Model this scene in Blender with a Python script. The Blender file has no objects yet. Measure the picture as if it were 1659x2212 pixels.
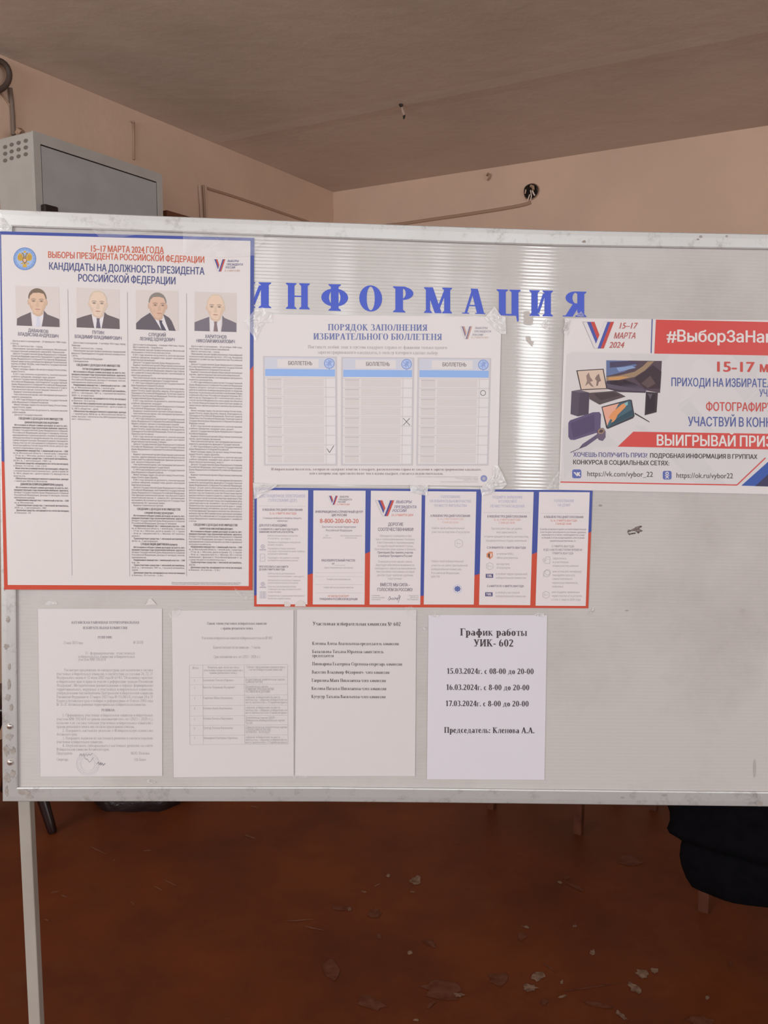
import bpy, bmesh, math, random
from mathutils import Vector, geometry
random.seed(7)
SC = bpy.context.scene
COL = SC.collection

# ---------------------------------------------------------------- camera, world, exposure
FPX, IW, IH = 1860.0, 1659.0, 2212.0
PITCH = math.radians(6.3)
EYE = Vector((0.0, 0.0, 1.45))
cam_data = bpy.data.cameras.new('camera')
cam_data.sensor_fit = 'HORIZONTAL'
cam_data.sensor_width = 36.0
cam_data.lens = 36.0 * FPX / IW
cam_data.clip_start = 0.02
cam = bpy.data.objects.new('camera', cam_data)
COL.objects.link(cam)
cam.location = EYE
cam.rotation_euler = (math.pi / 2 - PITCH, 0, 0)
SC.camera = cam
SC.view_settings.view_transform = 'Standard'
SC.view_settings.look = 'None'
SC.view_settings.gamma = 1.0
SC.view_settings.exposure = 0.08
SC.view_settings.use_curve_mapping = False
SC.cycles.max_bounces = 10
SC.cycles.transparent_max_bounces = 16
SC.cycles.sample_clamp_indirect = 6.0
world = bpy.data.worlds.new('world')
SC.world = world
world.use_nodes = True
world.node_tree.nodes['Background'].inputs[0].default_value = (0.8, 0.85, 0.9, 1)
world.node_tree.nodes['Background'].inputs[1].default_value = 0.3
# daylight radiance of the window panes in the wall behind the camera (see window_1 .. window_3); the last value is for the fill window added in wall_far
DAY_OPEN, DAY_SHEER, DAY_GAP, DAY_DIM, DAY_FILL = 9.5, 6.5, 18.0, 2.6, 5.5
DAY_COL = (0.92, 0.99, 1.02)

# ---------------------------------------------------------------- geometry of the view
FWD = Vector((0, math.cos(PITCH), -math.sin(PITCH)))
UPV = Vector((0, math.sin(PITCH), math.cos(PITCH)))
RGT = Vector((1, 0, 0))
def ray(x, y):
    return FWD + RGT * ((x - IW / 2) / FPX) - UPV * ((y - IH / 2) / FPX)
def hit(x, y, o, n):
    r = ray(x, y)
    return EYE + r * ((o - EYE).dot(n) / r.dot(n))
YAW, TILT = math.radians(2.07), math.radians(0.7)
BN = Vector((math.sin(YAW) * math.cos(TILT), -math.cos(YAW) * math.cos(TILT), math.sin(TILT)))
BO = Vector((0, 1.4705, 1.3))
LIFT = [None]
def bp(x, y, off=0.0):
    "a point of the notice board's face plane, raised off metres towards the room (LIFT: how a sheet rides up over the frame)"
    o = BN * (off + LIFT[0](x)) if LIFT[0] else BN * off
    return hit(x, y, BO + o, BN)
BX = (bp(1000, 1100) - bp(999, 1100)).normalized()
BY = BN.cross(BX).normalized()

A = math.radians(29.71)
D1 = Vector((math.sin(A), math.cos(A), 0))      # along wall_left, towards the corner
D2 = Vector((math.cos(A), -math.sin(A), 0))     # along wall_right, away from the corner
CH = 3.0
CORNER = Vector((-0.3516, 6.1798, 0))
L1, L2 = 8.5, 9.6
def lw(x, y, off=0.0): return hit(x, y, CORNER + D2 * off, D2)     # left wall
def rw(x, y, off=0.0): return hit(x, y, CORNER - D1 * off, D1)     # right wall
def fl(x, y, z=0.0): return hit(x, y, Vector((0, 0, z)), Vector((0, 0, 1)))

# ---------------------------------------------------------------- materials
def lin(c):
    c = c / 255.0
    return c / 12.92 if c <= 0.04045 else ((c + 0.055) / 1.055) ** 2.4
MATS = {}
PRINT = 0.95                                  # how brightly the board is lit: printed colours are given as they read in the photo
def nodes(name):
    m = bpy.data.materials.new(name)
    m.use_nodes = True
    nt = m.node_tree
    return m, nt, nt.nodes['Principled BSDF']
def mat(name, rgb, rough=0.6, metal=0.0, spec=0.3, noise=0.0, scale=20.0, bump=0.0, bscale=60.0, second=None, div=0.76):
    "rgb: the surface colour as sRGB 0-255; noise mixes towards a second colour in blotches"
    if name in MATS: return MATS[name]
    m, nt, b = nodes(name)
    c = [min(0.95, lin(v) / div) for v in rgb]
    b.inputs['Base Color'].default_value = (*c, 1)
    b.inputs['Roughness'].default_value = rough
    b.inputs['Metallic'].default_value = metal
    b.inputs['Specular IOR Level'].default_value = spec
    if noise or bump:
        tc = nt.nodes.new('ShaderNodeTexCoord')
    if noise:
        n = nt.nodes.new('ShaderNodeTexNoise'); n.inputs['Scale'].default_value = scale; n.inputs['Detail'].default_value = 8
        r = nt.nodes.new('ShaderNodeValToRGB')
        c2 = [min(0.95, lin(v) / div) for v in second] if second else [v * (1 - noise) for v in c]
        r.color_ramp.elements[0].color = (*c2, 1); r.color_ramp.elements[0].position = 0.35
        r.color_ramp.elements[1].color = (*c, 1); r.color_ramp.elements[1].position = 0.62
        nt.links.new(tc.outputs['Object'], n.inputs['Vector'])
        nt.links.new(n.outputs['Fac'], r.inputs['Fac'])
        nt.links.new(r.outputs['Color'], b.inputs['Base Color'])
    if bump:
        n2 = nt.nodes.new('ShaderNodeTexNoise'); n2.inputs['Scale'].default_value = bscale; n2.inputs['Detail'].default_value = 6
        bu = nt.nodes.new('ShaderNodeBump'); bu.inputs['Strength'].default_value = bump; bu.inputs['Distance'].default_value = 0.01
        nt.links.new(tc.outputs['Object'], n2.inputs['Vector'])
        nt.links.new(n2.outputs['Fac'], bu.inputs['Height'])
        nt.links.new(bu.outputs['Normal'], b.inputs['Normal'])
    MATS[name] = m
    return m
def ink(r, g, b, rough=0.45):
    return mat('ink_%d_%d_%d' % (r, g, b), (r, g, b), rough, spec=0.25, div=PRINT)
def emit(name, rgb, strength):
    m, nt, b = nodes(name)
    b.inputs['Base Color'].default_value = (0.02, 0.02, 0.02, 1)
    b.inputs['Emission Color'].default_value = (*rgb, 1)
    b.inputs['Emission Strength'].default_value = strength
    b.inputs['Roughness'].default_value = 0.05
    return m
def clear(name, amount, rough=0.08, tint=(0.9, 0.88, 0.87)):
    "clear sticky tape: mostly see-through, a little milky, with a gloss of its own"
    if name in MATS: return MATS[name]
    m, nt, b = nodes(name)
    b.inputs['Base Color'].default_value = (*tint, 1)
    b.inputs['Roughness'].default_value = rough
    b.inputs['Specular IOR Level'].default_value = 0.9
    tr = nt.nodes.new('ShaderNodeBsdfTransparent')
    mx = nt.nodes.new('ShaderNodeMixShader')
    mx.inputs[0].default_value = amount
    nt.links.new(tr.outputs[0], mx.inputs[1]); nt.links.new(b.outputs[0], mx.inputs[2])
    nt.links.new(mx.outputs[0], nt.nodes['Material Output'].inputs['Surface'])
    MATS[name] = m
    return m

# ---------------------------------------------------------------- mesh builder and scene helpers
class MB:
    def __init__(s): s.v, s.f, s.mi, s.mats, s.k = [], [], [], [], 0
    def m(s, material):
        if material not in s.mats: s.mats.append(material)
        return s.mats.index(material)
    def add(s, vs, fs, material):
        k = len(s.v); i = s.m(material)
        s.v += [Vector(p) for p in vs]
        for f in fs: s.f.append([k + q for q in f]); s.mi.append(i)
    def face(s, pts, material): s.add(pts, [list(range(len(pts)))], material)
    def strip(s, rows, material, closed=False):
        "rows of equal point counts, skinned"
        n = len(rows[0]); vs = [p for r in rows for p in r]; fs = []
        for a in range(len(rows) - 1):
            for b in range(n if closed else n - 1):
                c = (b + 1) % n
                fs.append([a * n + b, a * n + c, (a + 1) * n + c, (a + 1) * n + b])
        s.add(vs, fs, material)
    def box(s, o, x, y, z, material, bev=0.0):
        "box from corner o with edge vectors x, y, z"
        o, x, y, z = Vector(o), Vector(x), Vector(y), Vector(z)
        P = [o, o + x, o + x + y, o + y, o + z, o + x + z, o + x + y + z, o + y + z]
        if bev:
            bm = bmesh.new(); bv = [bm.verts.new(p) for p in P]
            for f in ((0, 3, 2, 1), (4, 5, 6, 7), (0, 1, 5, 4), (1, 2, 6, 5), (2, 3, 7, 6), (3, 0, 4, 7)): bm.faces.new([bv[i] for i in f])
            bmesh.ops.bevel(bm, geom=bm.edges[:], offset=bev, segments=2, affect='EDGES', profile=0.5)
            bm.verts.index_update()
            s.add([v.co.copy() for v in bm.verts], [[v.index for v in f.verts] for f in bm.faces], material)
            bm.free()
        else:
            s.add(P, [(0, 3, 2, 1), (4, 5, 6, 7), (0, 1, 5, 4), (1, 2, 6, 5), (2, 3, 7, 6), (3, 0, 4, 7)], material)
    def tube(s, pts, r, material, n=10, caps=True):
        pts = [Vector(p) for p in pts]
        rs = r if isinstance(r, (list, tuple)) else [r] * len(pts)
        rows = []
        prev = None
        for i, p in enumerate(pts):
            d = (pts[min(i + 1, len(pts) - 1)] - pts[max(i - 1, 0)]).normalized()
            if prev is None:
                a = d.orthogonal().normalized()
            else:
                a = (prev - d * prev.dot(d)).normalized()
            prev = a
            b = d.cross(a)
            rows.append([p + (a * math.cos(t) + b * math.sin(t)) * rs[i] for t in [2 * math.pi * k / n for k in range(n)]])
        s.strip(rows, material, True)
        if caps:
            s.face(list(reversed(rows[0])), material); s.face(rows[-1], material)
    # things printed on or stuck to the board, in photo pixels on its plane
    def poly(s, pts, off, material, M=None):
        s.k = (s.k + 1) % 12                    # overlapping pieces of print never share one plane
        s.face([bp(*(M(*p) if M else p), off + s.k * 5e-6) for p in pts], material)
    def ell(s, cx, cy, rx, ry, off, material, M=None, n=28, rin=None, a0=0, a1=2 * math.pi):
        T = [a0 + (a1 - a0) * k / n for k in range(n + 1)]
        out = [bp(*(M(cx + rx * math.cos(t), cy + ry * math.sin(t)) if M else (cx + rx * math.cos(t), cy + ry * math.sin(t))), off) for t in T]
        if rin is None: s.face(out[:-1], material)
        else:
            inn = [bp(*(M(cx + rx * rin * math.cos(t), cy + ry * rin * math.sin(t)) if M else (cx + rx * rin * math.cos(t), cy + ry * rin * math.sin(t))), off) for t in T]
            s.strip([out, inn], material)
    def line(s, pts, w, off, material, M=None):
        for (x0, y0), (x1, y1) in zip(pts, pts[1:]):
            L = math.hypot(x1 - x0, y1 - y0) or 1
            nx, ny = -(y1 - y0) / L * w / 2, (x1 - x0) / L * w / 2
            s.poly([(x0 + nx, y0 + ny), (x1 + nx, y1 + ny), (x1 - nx, y1 - ny), (x0 - nx, y0 - ny)], off, material, M)
    def build(s, name, parent=None, smooth=False, origin=None):
        me = bpy.data.meshes.new(name)
        if parent is not None: o0 = parent_world(parent)
        elif origin is not None: o0 = Vector(origin)
        else: o0 = Vector((0, 0, 0))
        me.from_pydata([tuple(p - o0) for p in s.v], [], s.f)
        for x in s.mats: me.materials.append(x)
        me.polygons.foreach_set('material_index', s.mi)
        if smooth: me.polygons.foreach_set('use_smooth', [True] * len(me.polygons))
        me.update()
        o = bpy.data.objects.new(name, me)
        COL.objects.link(o)
        if parent is not None: o.parent = parent
        else: o.location = o0
        return o
def parent_world(o):
    v = Vector((0, 0, 0))
    while o is not None: v += o.location; o = o.parent
    return v
def tag(o, label, cat, group=None):
    o['label'] = label; o['category'] = cat
    if group: o['group'] = group
    return o
def thing(name, label, cat, loc, group=None):
    o = bpy.data.objects.new(name, None)
    o.empty_display_size = 0.05
    COL.objects.link(o); o.location = loc
    return tag(o, label, cat, group)
def struct(o):
    o['kind'] = 'structure'; return o
def fix_normals(o):
    bm = bmesh.new(); bm.from_mesh(o.data); bmesh.ops.recalc_face_normals(bm, faces=bm.faces[:]); bm.to_mesh(o.data); bm.free()
    return o
def quadmap(tl, tr, br, bl, w, h):
    "local sheet coordinates (0..w, 0..h, y down) to photo pixels"
    def M(u, v):
        a, b = u / w, v / h
        return (tl[0] * (1 - a) * (1 - b) + tr[0] * a * (1 - b) + br[0] * a * b + bl[0] * (1 - a) * b,
                tl[1] * (1 - a) * (1 - b) + tr[1] * a * (1 - b) + br[1] * a * b + bl[1] * (1 - a) * b)
    return M

# ---------------------------------------------------------------- lettering
_tc = bpy.data.curves.new('type', 'FONT'); _tc.resolution_u = 2
_to = bpy.data.objects.new('type', _tc); COL.objects.link(_to)
_dg = bpy.context.evaluated_depsgraph_get()
def _loops(s):
    _tc.body = s
    _dg.update()
    cu = _to.evaluated_get(_dg).to_curve(_dg)
    out = []
    for sp in cu.splines:
        pts = []
        bz = sp.bezier_points
        n = len(bz)
        for i in range(n):
            a, b = bz[i], bz[(i + 1) % n]
            p0, p1, p2, p3 = a.co, a.handle_right, b.handle_left, b.co
            straight = abs((p1 - p0).cross(p3 - p0).z) + abs((p2 - p3).cross(p0 - p3).z) < 1e-5
            for k in range(1 if straight else 3):
                t = k / 3.0; q = 1 - t
                c = p0 * q ** 3 + p1 * 3 * q * q * t + p2 * 3 * q * t * t + p3 * t ** 3
                pts.append((c.x, c.y))
        if len(pts) > 2: out.append(pts)
    _to.evaluated_get(_dg).to_curve_clear()
    return out
def _raw(s, off):
    "outline of a glyph, triangulated by the non-zero winding rule"
    L = _loops(s)
    vs, ed = [], []
    for l in L:
        k = len(vs); vs += [Vector(q) for q in l]
        ed += [(k + i, k + (i + 1) % len(l)) for i in range(len(l))]
    if not vs: return ([], [])
    V, E_, F = geometry.delaunay_2d_cdt(vs, ed, [], 0, 1e-5)[:3]
    keep = []
    for f in F:
        x = sum(V[i].x for i in f) / len(f); y = sum(V[i].y for i in f) / len(f); wn = 0
        for l in L:
            for (x0, y0), (x1, y1) in zip(l, l[1:] + l[:1]):
                if (y0 <= y) != (y1 <= y):
                    c = (x1 - x0) * (y - y0) - (x - x0) * (y1 - y0)
                    if y1 > y0 and c > 0: wn += 1
                    elif y1 <= y0 and c < 0: wn -= 1
        if wn: keep.append(list(f))
    return ([(v.x, v.y) for v in V], keep)
_mx = lambda s: max(v[0] for v in _raw(s, 0)[0])
_H0 = _mx('H')
SANS = {}
def sans(ch, wt):
    k = ch
    if k not in SANS:
        if ch == ' ': SANS[k] = ([], [], 0.30)
        else:
            v, f = _raw(ch, 0)
            SANS[k] = ([(x / 0.72, y / 0.72) for x, y in v], f, (_mx(ch + 'H') - _H0) / 0.72)
    return SANS[k]
SERIF = {}
def _serif_raw(ch, T, t):
    "a bold book face with thick stems, hairlines and bracketed serifs; cap height 1"
    P = []
    o = 0.075
    def V(x, y0=0, y1=1, w=None, s=3):
        w = T if w is None else w
        P.append([(x, y0), (x + w, y0), (x + w, y1), (x, y1)])
        b = 0.10
        if s & 1: P.append([(x - o, y0), (x + w + o, y0), (x + w + o, y0 + t * .7), (x + w, y0 + b), (x, y0 + b), (x - o, y0 + t * .7)])
        if s & 2: P.append([(x - o, y1), (x - o, y1 - t * .7), (x, y1 - b), (x + w, y1 - b), (x + w + o, y1 - t * .7), (x + w + o, y1)])
    def Hb(x0, x1, y, h=None):
        h = t if h is None else h
        P.append([(x0, y), (x1, y), (x1, y + h), (x0, y + h)])
    def D(x0, y0, x1, y1, w): P.append([(x0, y0), (x0 + w, y0), (x1 + w, y1), (x1, y1)])
    def Sf(x0, x1, y): P.append([(x0, y), (x1, y), (x1, y + t * .8), (x0, y + t * .8)])
    def R(cx, cy, rx, ry, a0=0, a1=360, TT=None, n=None):
        TT = T if TT is None else TT
        n = n or max(6, int(abs(a1 - a0) / 15))
        A_ = [math.radians(a0 + (a1 - a0) * k / n) for k in range(n + 1)]
        for p, q in zip(A_, A_[1:]):
            f = lambda a, i: (cx + (rx - (TT if i else 0)) * math.cos(a), cy + (ry - (t if i else 0)) * math.sin(a))
            P.append([f(p, 0), f(q, 0), f(q, 1), f(p, 1)])
    c = ch
    low = c.islower() and c not in 'абеёорсуфйц' and c.upper() in 'ВГДЖЗИКЛМНПТХЧШЩЪЫЬЭЮЯ'
    U = c.upper() if low else c
    W = 0.9
    x2 = lambda x: x
    if U in 'ИЙ' or c == 'й':
        V(.10); V(.60); D(.10 + T * .8, .12, .60 - t * 1.6 + .02, .88, t * 2.2); W = .90
        if U == 'Й' or c == 'й': R(.43, 1.22, .14, .12, 180, 360, t * 1.5)
    elif U == 'Н': V(.10); V(.60); Hb(.2, .65, .47); W = .90
    elif U == 'П': V(.10); V(.60); Hb(.04, .80, 1 - t * 1.4, t * 1.4); W = .90
    elif U in 'ЦЩ' or c == 'ц':
        V(.10, s=2); V(.55, s=2); Hb(.04, .72, 0, t * 1.3)
        r = .72
        if U == 'Щ': V(1.0, s=2); Hb(.5, 1.17, 0, t * 1.3); r = 1.17
        P.append([(r - .02, t * 1.3), (r + .08, t * 1.3), (r + .08, -.22), (r + .03, -.22)]); W = r + .16
    elif U == 'Ш': V(.10, s=2); V(.50, s=2); V(.90, s=2); Hb(.04, 1.1, 0, t * 1.3); W = 1.2
    elif U == 'Ф':
        V(.38); R(.38 + T / 2, .5, .43, .34, 0, 360); W = .96
    elif U == 'О': R(.43, .5, .38, .52); W = .86
    elif U == 'Ю': V(.10); Hb(.2, .5, .47); R(.80, .5, .36, .52); W = 1.24
    elif U == 'Р': V(.10); R(.30, .74, .38, .26, -90, 90); Hb(.1, .3, 1 - t, t); Hb(.2, .3, .48, t); W = .74
    elif U in 'Ь': V(.10); R(.32, .28, .38, .28, -90, 90); Hb(.1, .32, 0, t); Hb(.2, .32, .56 - t, t); W = .76
    elif U in 'Ъ': V(.22); R(.42, .28, .38, .28, -90, 90); Hb(.2, .42, 0, t); Hb(.3, .42, .56 - t, t); Hb(0, .3, 1 - t * 1.3, t * 1.3); W = .86
    elif U in 'Ы': V(.10); R(.30, .28, .34, .28, -90, 90); Hb(.1, .3, 0, t); Hb(.2, .3, .56 - t, t); V(.78); W = 1.08
    elif U == 'Б': V(.10, s=1); Hb(.04, .66, 1 - t * 1.3, t * 1.3); D(.62, .78, .60, 1, .05); R(.32, .29, .38, .29, -90, 90); Hb(.1, .32, 0, t); Hb(.2, .32, .58 - t, t); W = .76
    elif U == 'В': V(.10); R(.30, .75, .33, .25, -90, 90); R(.32, .27, .39, .27, -90, 90); Hb(.1, .32, 1 - t, t); Hb(.2, .32, .5, t); Hb(.1, .32, 0, t); W = .77
    elif U == 'Г': V(.10); Hb(.04, .66, 1 - t * 1.3, t * 1.3); D(.62, .74, .60, 1, .05); W = .68
    elif U == 'Е' or c == 'Ё': V(.10); Hb(.1, .66, 1 - t * 1.2, t * 1.2); D(.62, .76, .60, 1, .05); Hb(.2, .5, .48); D(.47, .38, .47, .62, .04); Hb(.1, .68, 0, t * 1.2); D(.62, 0, .66, .25, .05); W = .76
    elif U == 'Т': V(.30, s=1); Hb(.02, .68 + T * .2, 1 - t * 1.3, t * 1.3); D(.02, 1, .0, .74, .05); D(.66 + T * .2, 1, .68 + T * .2, .74, .05); W = .76
    elif U == 'К': V(.10); D(.2, .45, .56, 1, t * 2); Sf(.48, .80, 1 - t * .8); D(.58, 0, .26, .55, T * 1.1); Sf(.52, .86, 0); W = .86
    elif U == 'Ж': V(.48); D(.52, .45, .92, 1, t * 2); Sf(.84, 1.1, 1 - t * .8); D(.90, 0, .56, .55, T); Sf(.86, 1.16, 0); D(.5, .45, .14, 1, t * 2); Sf(.02, .3, 1 - t * .8); D(.06, 0, .42, .55, T); Sf(0, .3, 0); W = 1.16
    elif U == 'Х': D(.58, 0, .10, 1, T * 1.15); D(.10, 0, .60, 1, t * 2); Sf(0, .30, 0); Sf(.52, .86, 0); Sf(.02, .36, 1 - t * .8); Sf(.52, .82, 1 - t * .8); W = .86
    elif U == 'У': D(.36, .28, .06, 1, T * 1.1); D(.26, 0, .60, 1, t * 2.2); Sf(-.02, .34, 1 - t * .8); Sf(.5, .80, 1 - t * .8); R(.20, .10, .13, .10, 180, 360, T * .6); W = .80
    elif U == 'А':
        D(.05, 0, .36, 1, t * 2); D(.56, 0, .30, 1, T * 1.15); Hb(.18, .60, .30, t); Sf(-.04, .24, 0); Sf(.48, .88, 0); W = .84
    elif U == 'Л': D(.10, .02, .30, 1, t * 2); V(.55); Hb(.26, .66, 1 - t * 1.3, t * 1.3); R(.10, .09, .10, .09, 90, 400, T * .5); W = .86
    elif U == 'Д': D(.16, .04, .32, 1, t * 2); V(.56, s=2); Hb(.28, .66, 1 - t * 1.3, t * 1.3); Hb(.0, .90, 0, t * 1.5); D(.0, .05, .0, -.27, .09); D(.81, .05, .81, -.27, .09); W = .96
    elif U == 'М': V(.08, w=T * .7); V(.82); D(.44, 0, .08, 1, T * 1.15); D(.46, 0, .86, 1, t * 2.2); W = 1.12
    elif U == 'Я': V(.50); R(.44, .74, .36, .26, 90, 270); Hb(.42, .55, 1 - t, t); Hb(.4, .55, .48, t); D(.06, 0, .34, .5, T * 1.1); Sf(-.02, .30, 0); W = .80
    elif U == 'С': R(.44, .5, .38, .52, 40, 320); D(.70, .62, .74, 1, .05); W = .80
    elif U == 'Э': R(.36, .5, .38, .52, -140, 140); Hb(.25, .68, .47); D(.05, .64, .02, .98, .05); W = .80
    elif U == 'З': R(.30, .75, .30, .27, -90, 150); R(.30, .26, .36, .28, -150, 90); W = .72
    elif U == 'Ч': V(.52); R(.42, .74, .32, .32, 180, 280); V(.10, .72, 1, s=2); W = .82
    elif c == 'N': V(.08, w=t * 1.5); V(.70, w=t * 1.5); D(.56, 0, .08, 1, T * 1.1); W = .86
    elif c == 'а': R(.25, .20, .22, .21, 0, 360, T * .8); V(.34, 0, .50, s=0); R(.28, .48, .23, .20, 0, 150, T * .9); Hb(.4, .56, 0, t); W = .58
    elif c in 'еёэ' and c != 'э':
        R(.27, .34, .25, .36, 20, 325); Hb(.1, .50, .34, t); W = .55
        if c == 'ё': R(.17, .85, .06, .07, 0, 360, .06); R(.38, .85, .06, .07, 0, 360, .06)
    elif c == 'о': R(.30, .34, .26, .36); W = .60
    elif c == 'р': V(.08, -.30, .68, s=3); R(.34, .34, .25, .36, -120, 120); W = .64
    elif c == 'с': R(.28, .34, .25, .36, 45, 320); W = .53
    elif c == 'у': D(.27, .08, .05, .68, T); D(.16, -.2, .44, .68, t * 2); Sf(-.02, .26, .68 - t * .8); Sf(.36, .58, .68 - t * .8); R(.12, -.2, .11, .1, 150, 380, T * .6); W = .58
    elif c == 'ф': V(.33, -.28, .95, s=3); R(.33 + T / 2, .34, .36, .34); W = .84
    elif c == 'б': R(.30, .32, .26, .34); R(.36, .50, .30, .44, 90, 190, T * .7); D(.36, .9, .56, 1.02, .08); W = .60
    elif c == 'ц': pass
    elif c == '0': R(.33, .5, .29, .52); W = .66
    elif c == '1': V(.26, s=1); D(.08, .80, .26, .98, .12); W = .62
    elif c == '2': R(.30, .72, .28, .30, -20, 160); D(.06, .1, .38, .62, T * .8); Hb(.05, .58, 0, T * .75); W = .64
    elif c == '3': R(.28, .76, .27, .26, -80, 150); R(.28, .26, .31, .28, -150, 90); W = .64
    elif c == '4': V(.36, 0, 1, s=1); Hb(.03, .62, .24, T * .6); D(.03, .28, .36, 1, t * 2); W = .66
    elif c == '5': R(.26, .30, .32, .32, -150, 110); Hb(.14, .56, .86, T * .7); D(.08, .52, .14, .92, t * 2); W = .64
    elif c == '6': R(.32, .31, .28, .33); R(.44, .36, .40, .66, 100, 200, T * .9); W = .66
    elif c == '7': Hb(.06, .58, .85, T * .75); D(.16, 0, .46, .9, T * .8); W = .62
    elif c == '8': R(.32, .75, .25, .27); R(.32, .26, .29, .29); W = .66
    elif c == '9': R(.32, .68, .28, .33); R(.20, .62, .40, .66, -80, 20, T * .9); W = .66
    elif c == '.': R(.14, .09, .10, .10, 0, 360, .10); W = .28
    elif c == ',': R(.14, .09, .10, .10, 0, 360, .10); D(.10, -.16, .16, .06, .06); W = .28
    elif c == ':': R(.14, .09, .10, .10, 0, 360, .10); R(.14, .55, .10, .10, 0, 360, .10); W = .30
    elif c == '-': Hb(.04, .36, .28, .12); W = .40
    elif c in '–—': Hb(.0, .66, .30, .07); W = .68
    elif c == '(': R(.36, .4, .30, .66, 120, 240, T * .6); W = .36
    elif c == ')': R(.02, .4, .30, .66, -60, 60, T * .6); W = .36
    elif c in '"«»': D(.06, .7, .10, 1, .08); D(.22, .7, .26, 1, .08); W = .40
    elif c == '/': D(0, 0, .36, 1, .07); W = .42
    elif c == '_': Hb(0, .6, -.12, .05); W = .6
    elif c == '№':
        V(.06, w=t * 1.5); V(.56, w=t * 1.5); D(.42, 0, .06, 1, T * 1.0); R(.92, .62, .17, .24, 0, 360, T * .6); Hb(.76, 1.08, .2, t); W = 1.14
    else: W = .35
    lowc = low or c in 'йц'
    if lowc:
        P = [[(x * .74, y * .68) for x, y in p] for p in P]; W *= .74
    return P, W
def union(P):
    "merge overlapping pieces of a letter into one flat mesh"
    vs, ed = [], []
    for l in P:
        k = len(vs); vs += [Vector(q) for q in l]
        ed += [(k + i, k + (i + 1) % len(l)) for i in range(len(l))]
    if not vs: return [], []
    V, E_, F = geometry.delaunay_2d_cdt(vs, ed, [], 0, 1e-5)[:3]
    keep = []
    for f in F:
        x = sum(V[i].x for i in f) / len(f); y = sum(V[i].y for i in f) / len(f)
        for l in P:
            ins = False
            for (x0, y0), (x1, y1) in zip(l, l[1:] + l[:1]):
                if (y0 <= y) != (y1 <= y) and x < x0 + (y - y0) / (y1 - y0) * (x1 - x0): ins = not ins
            if ins: keep.append(list(f)); break
    return [(v.x, v.y) for v in V], keep
def serif(ch, wt):
    k = (ch, wt)
    if k not in SERIF:
        T, t = (0.20, 0.055) if wt > 0 else (0.12, 0.045)
        P, W = _serif_raw(ch, T, t)
        v, f = union(P)
        SERIF[k] = (v, f, W)
    return SERIF[k]
def text(mb, s, x0, y0, x1, y1, cap, material, off, font=sans, wt=0.0, prefix=None, shear=0.0, M=None):
    "one line of lettering whose baseline runs from pixel (x0,y0) to (x1,y1); prefix: the part of the string that fills that run"
    gl = [font(c, wt) for c in s]
    n = len(prefix) if prefix else len(s)
    W = sum(g[2] for g in gl[:n]) or 1
    L = math.hypot(x1 - x0, y1 - y0)
    kx = L / W
    ex, ey = (x1 - x0) / L, (y1 - y0) / L
    x = 0.0
    for v, f, adv in gl:
        if v:
            # heavier weights are struck several times, a hair apart
            for kk, (du, dv) in enumerate(((0, 0),) if wt <= 0.012 or font is serif else ((-wt, 0), (wt, 0), (0, wt * .5), (0, -wt * .5))):
                pts = []
                for a, b in v:
                    u, w = (x + a + du) * kx + b * cap * shear, (b + dv) * cap
                    p = (x0 + ex * u, y0 + ey * u - w)
                    pts.append(bp(*(M(*p) if M else p), off + kk * .00002))
                mb.add(pts, f, material)
        x += adv
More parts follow.
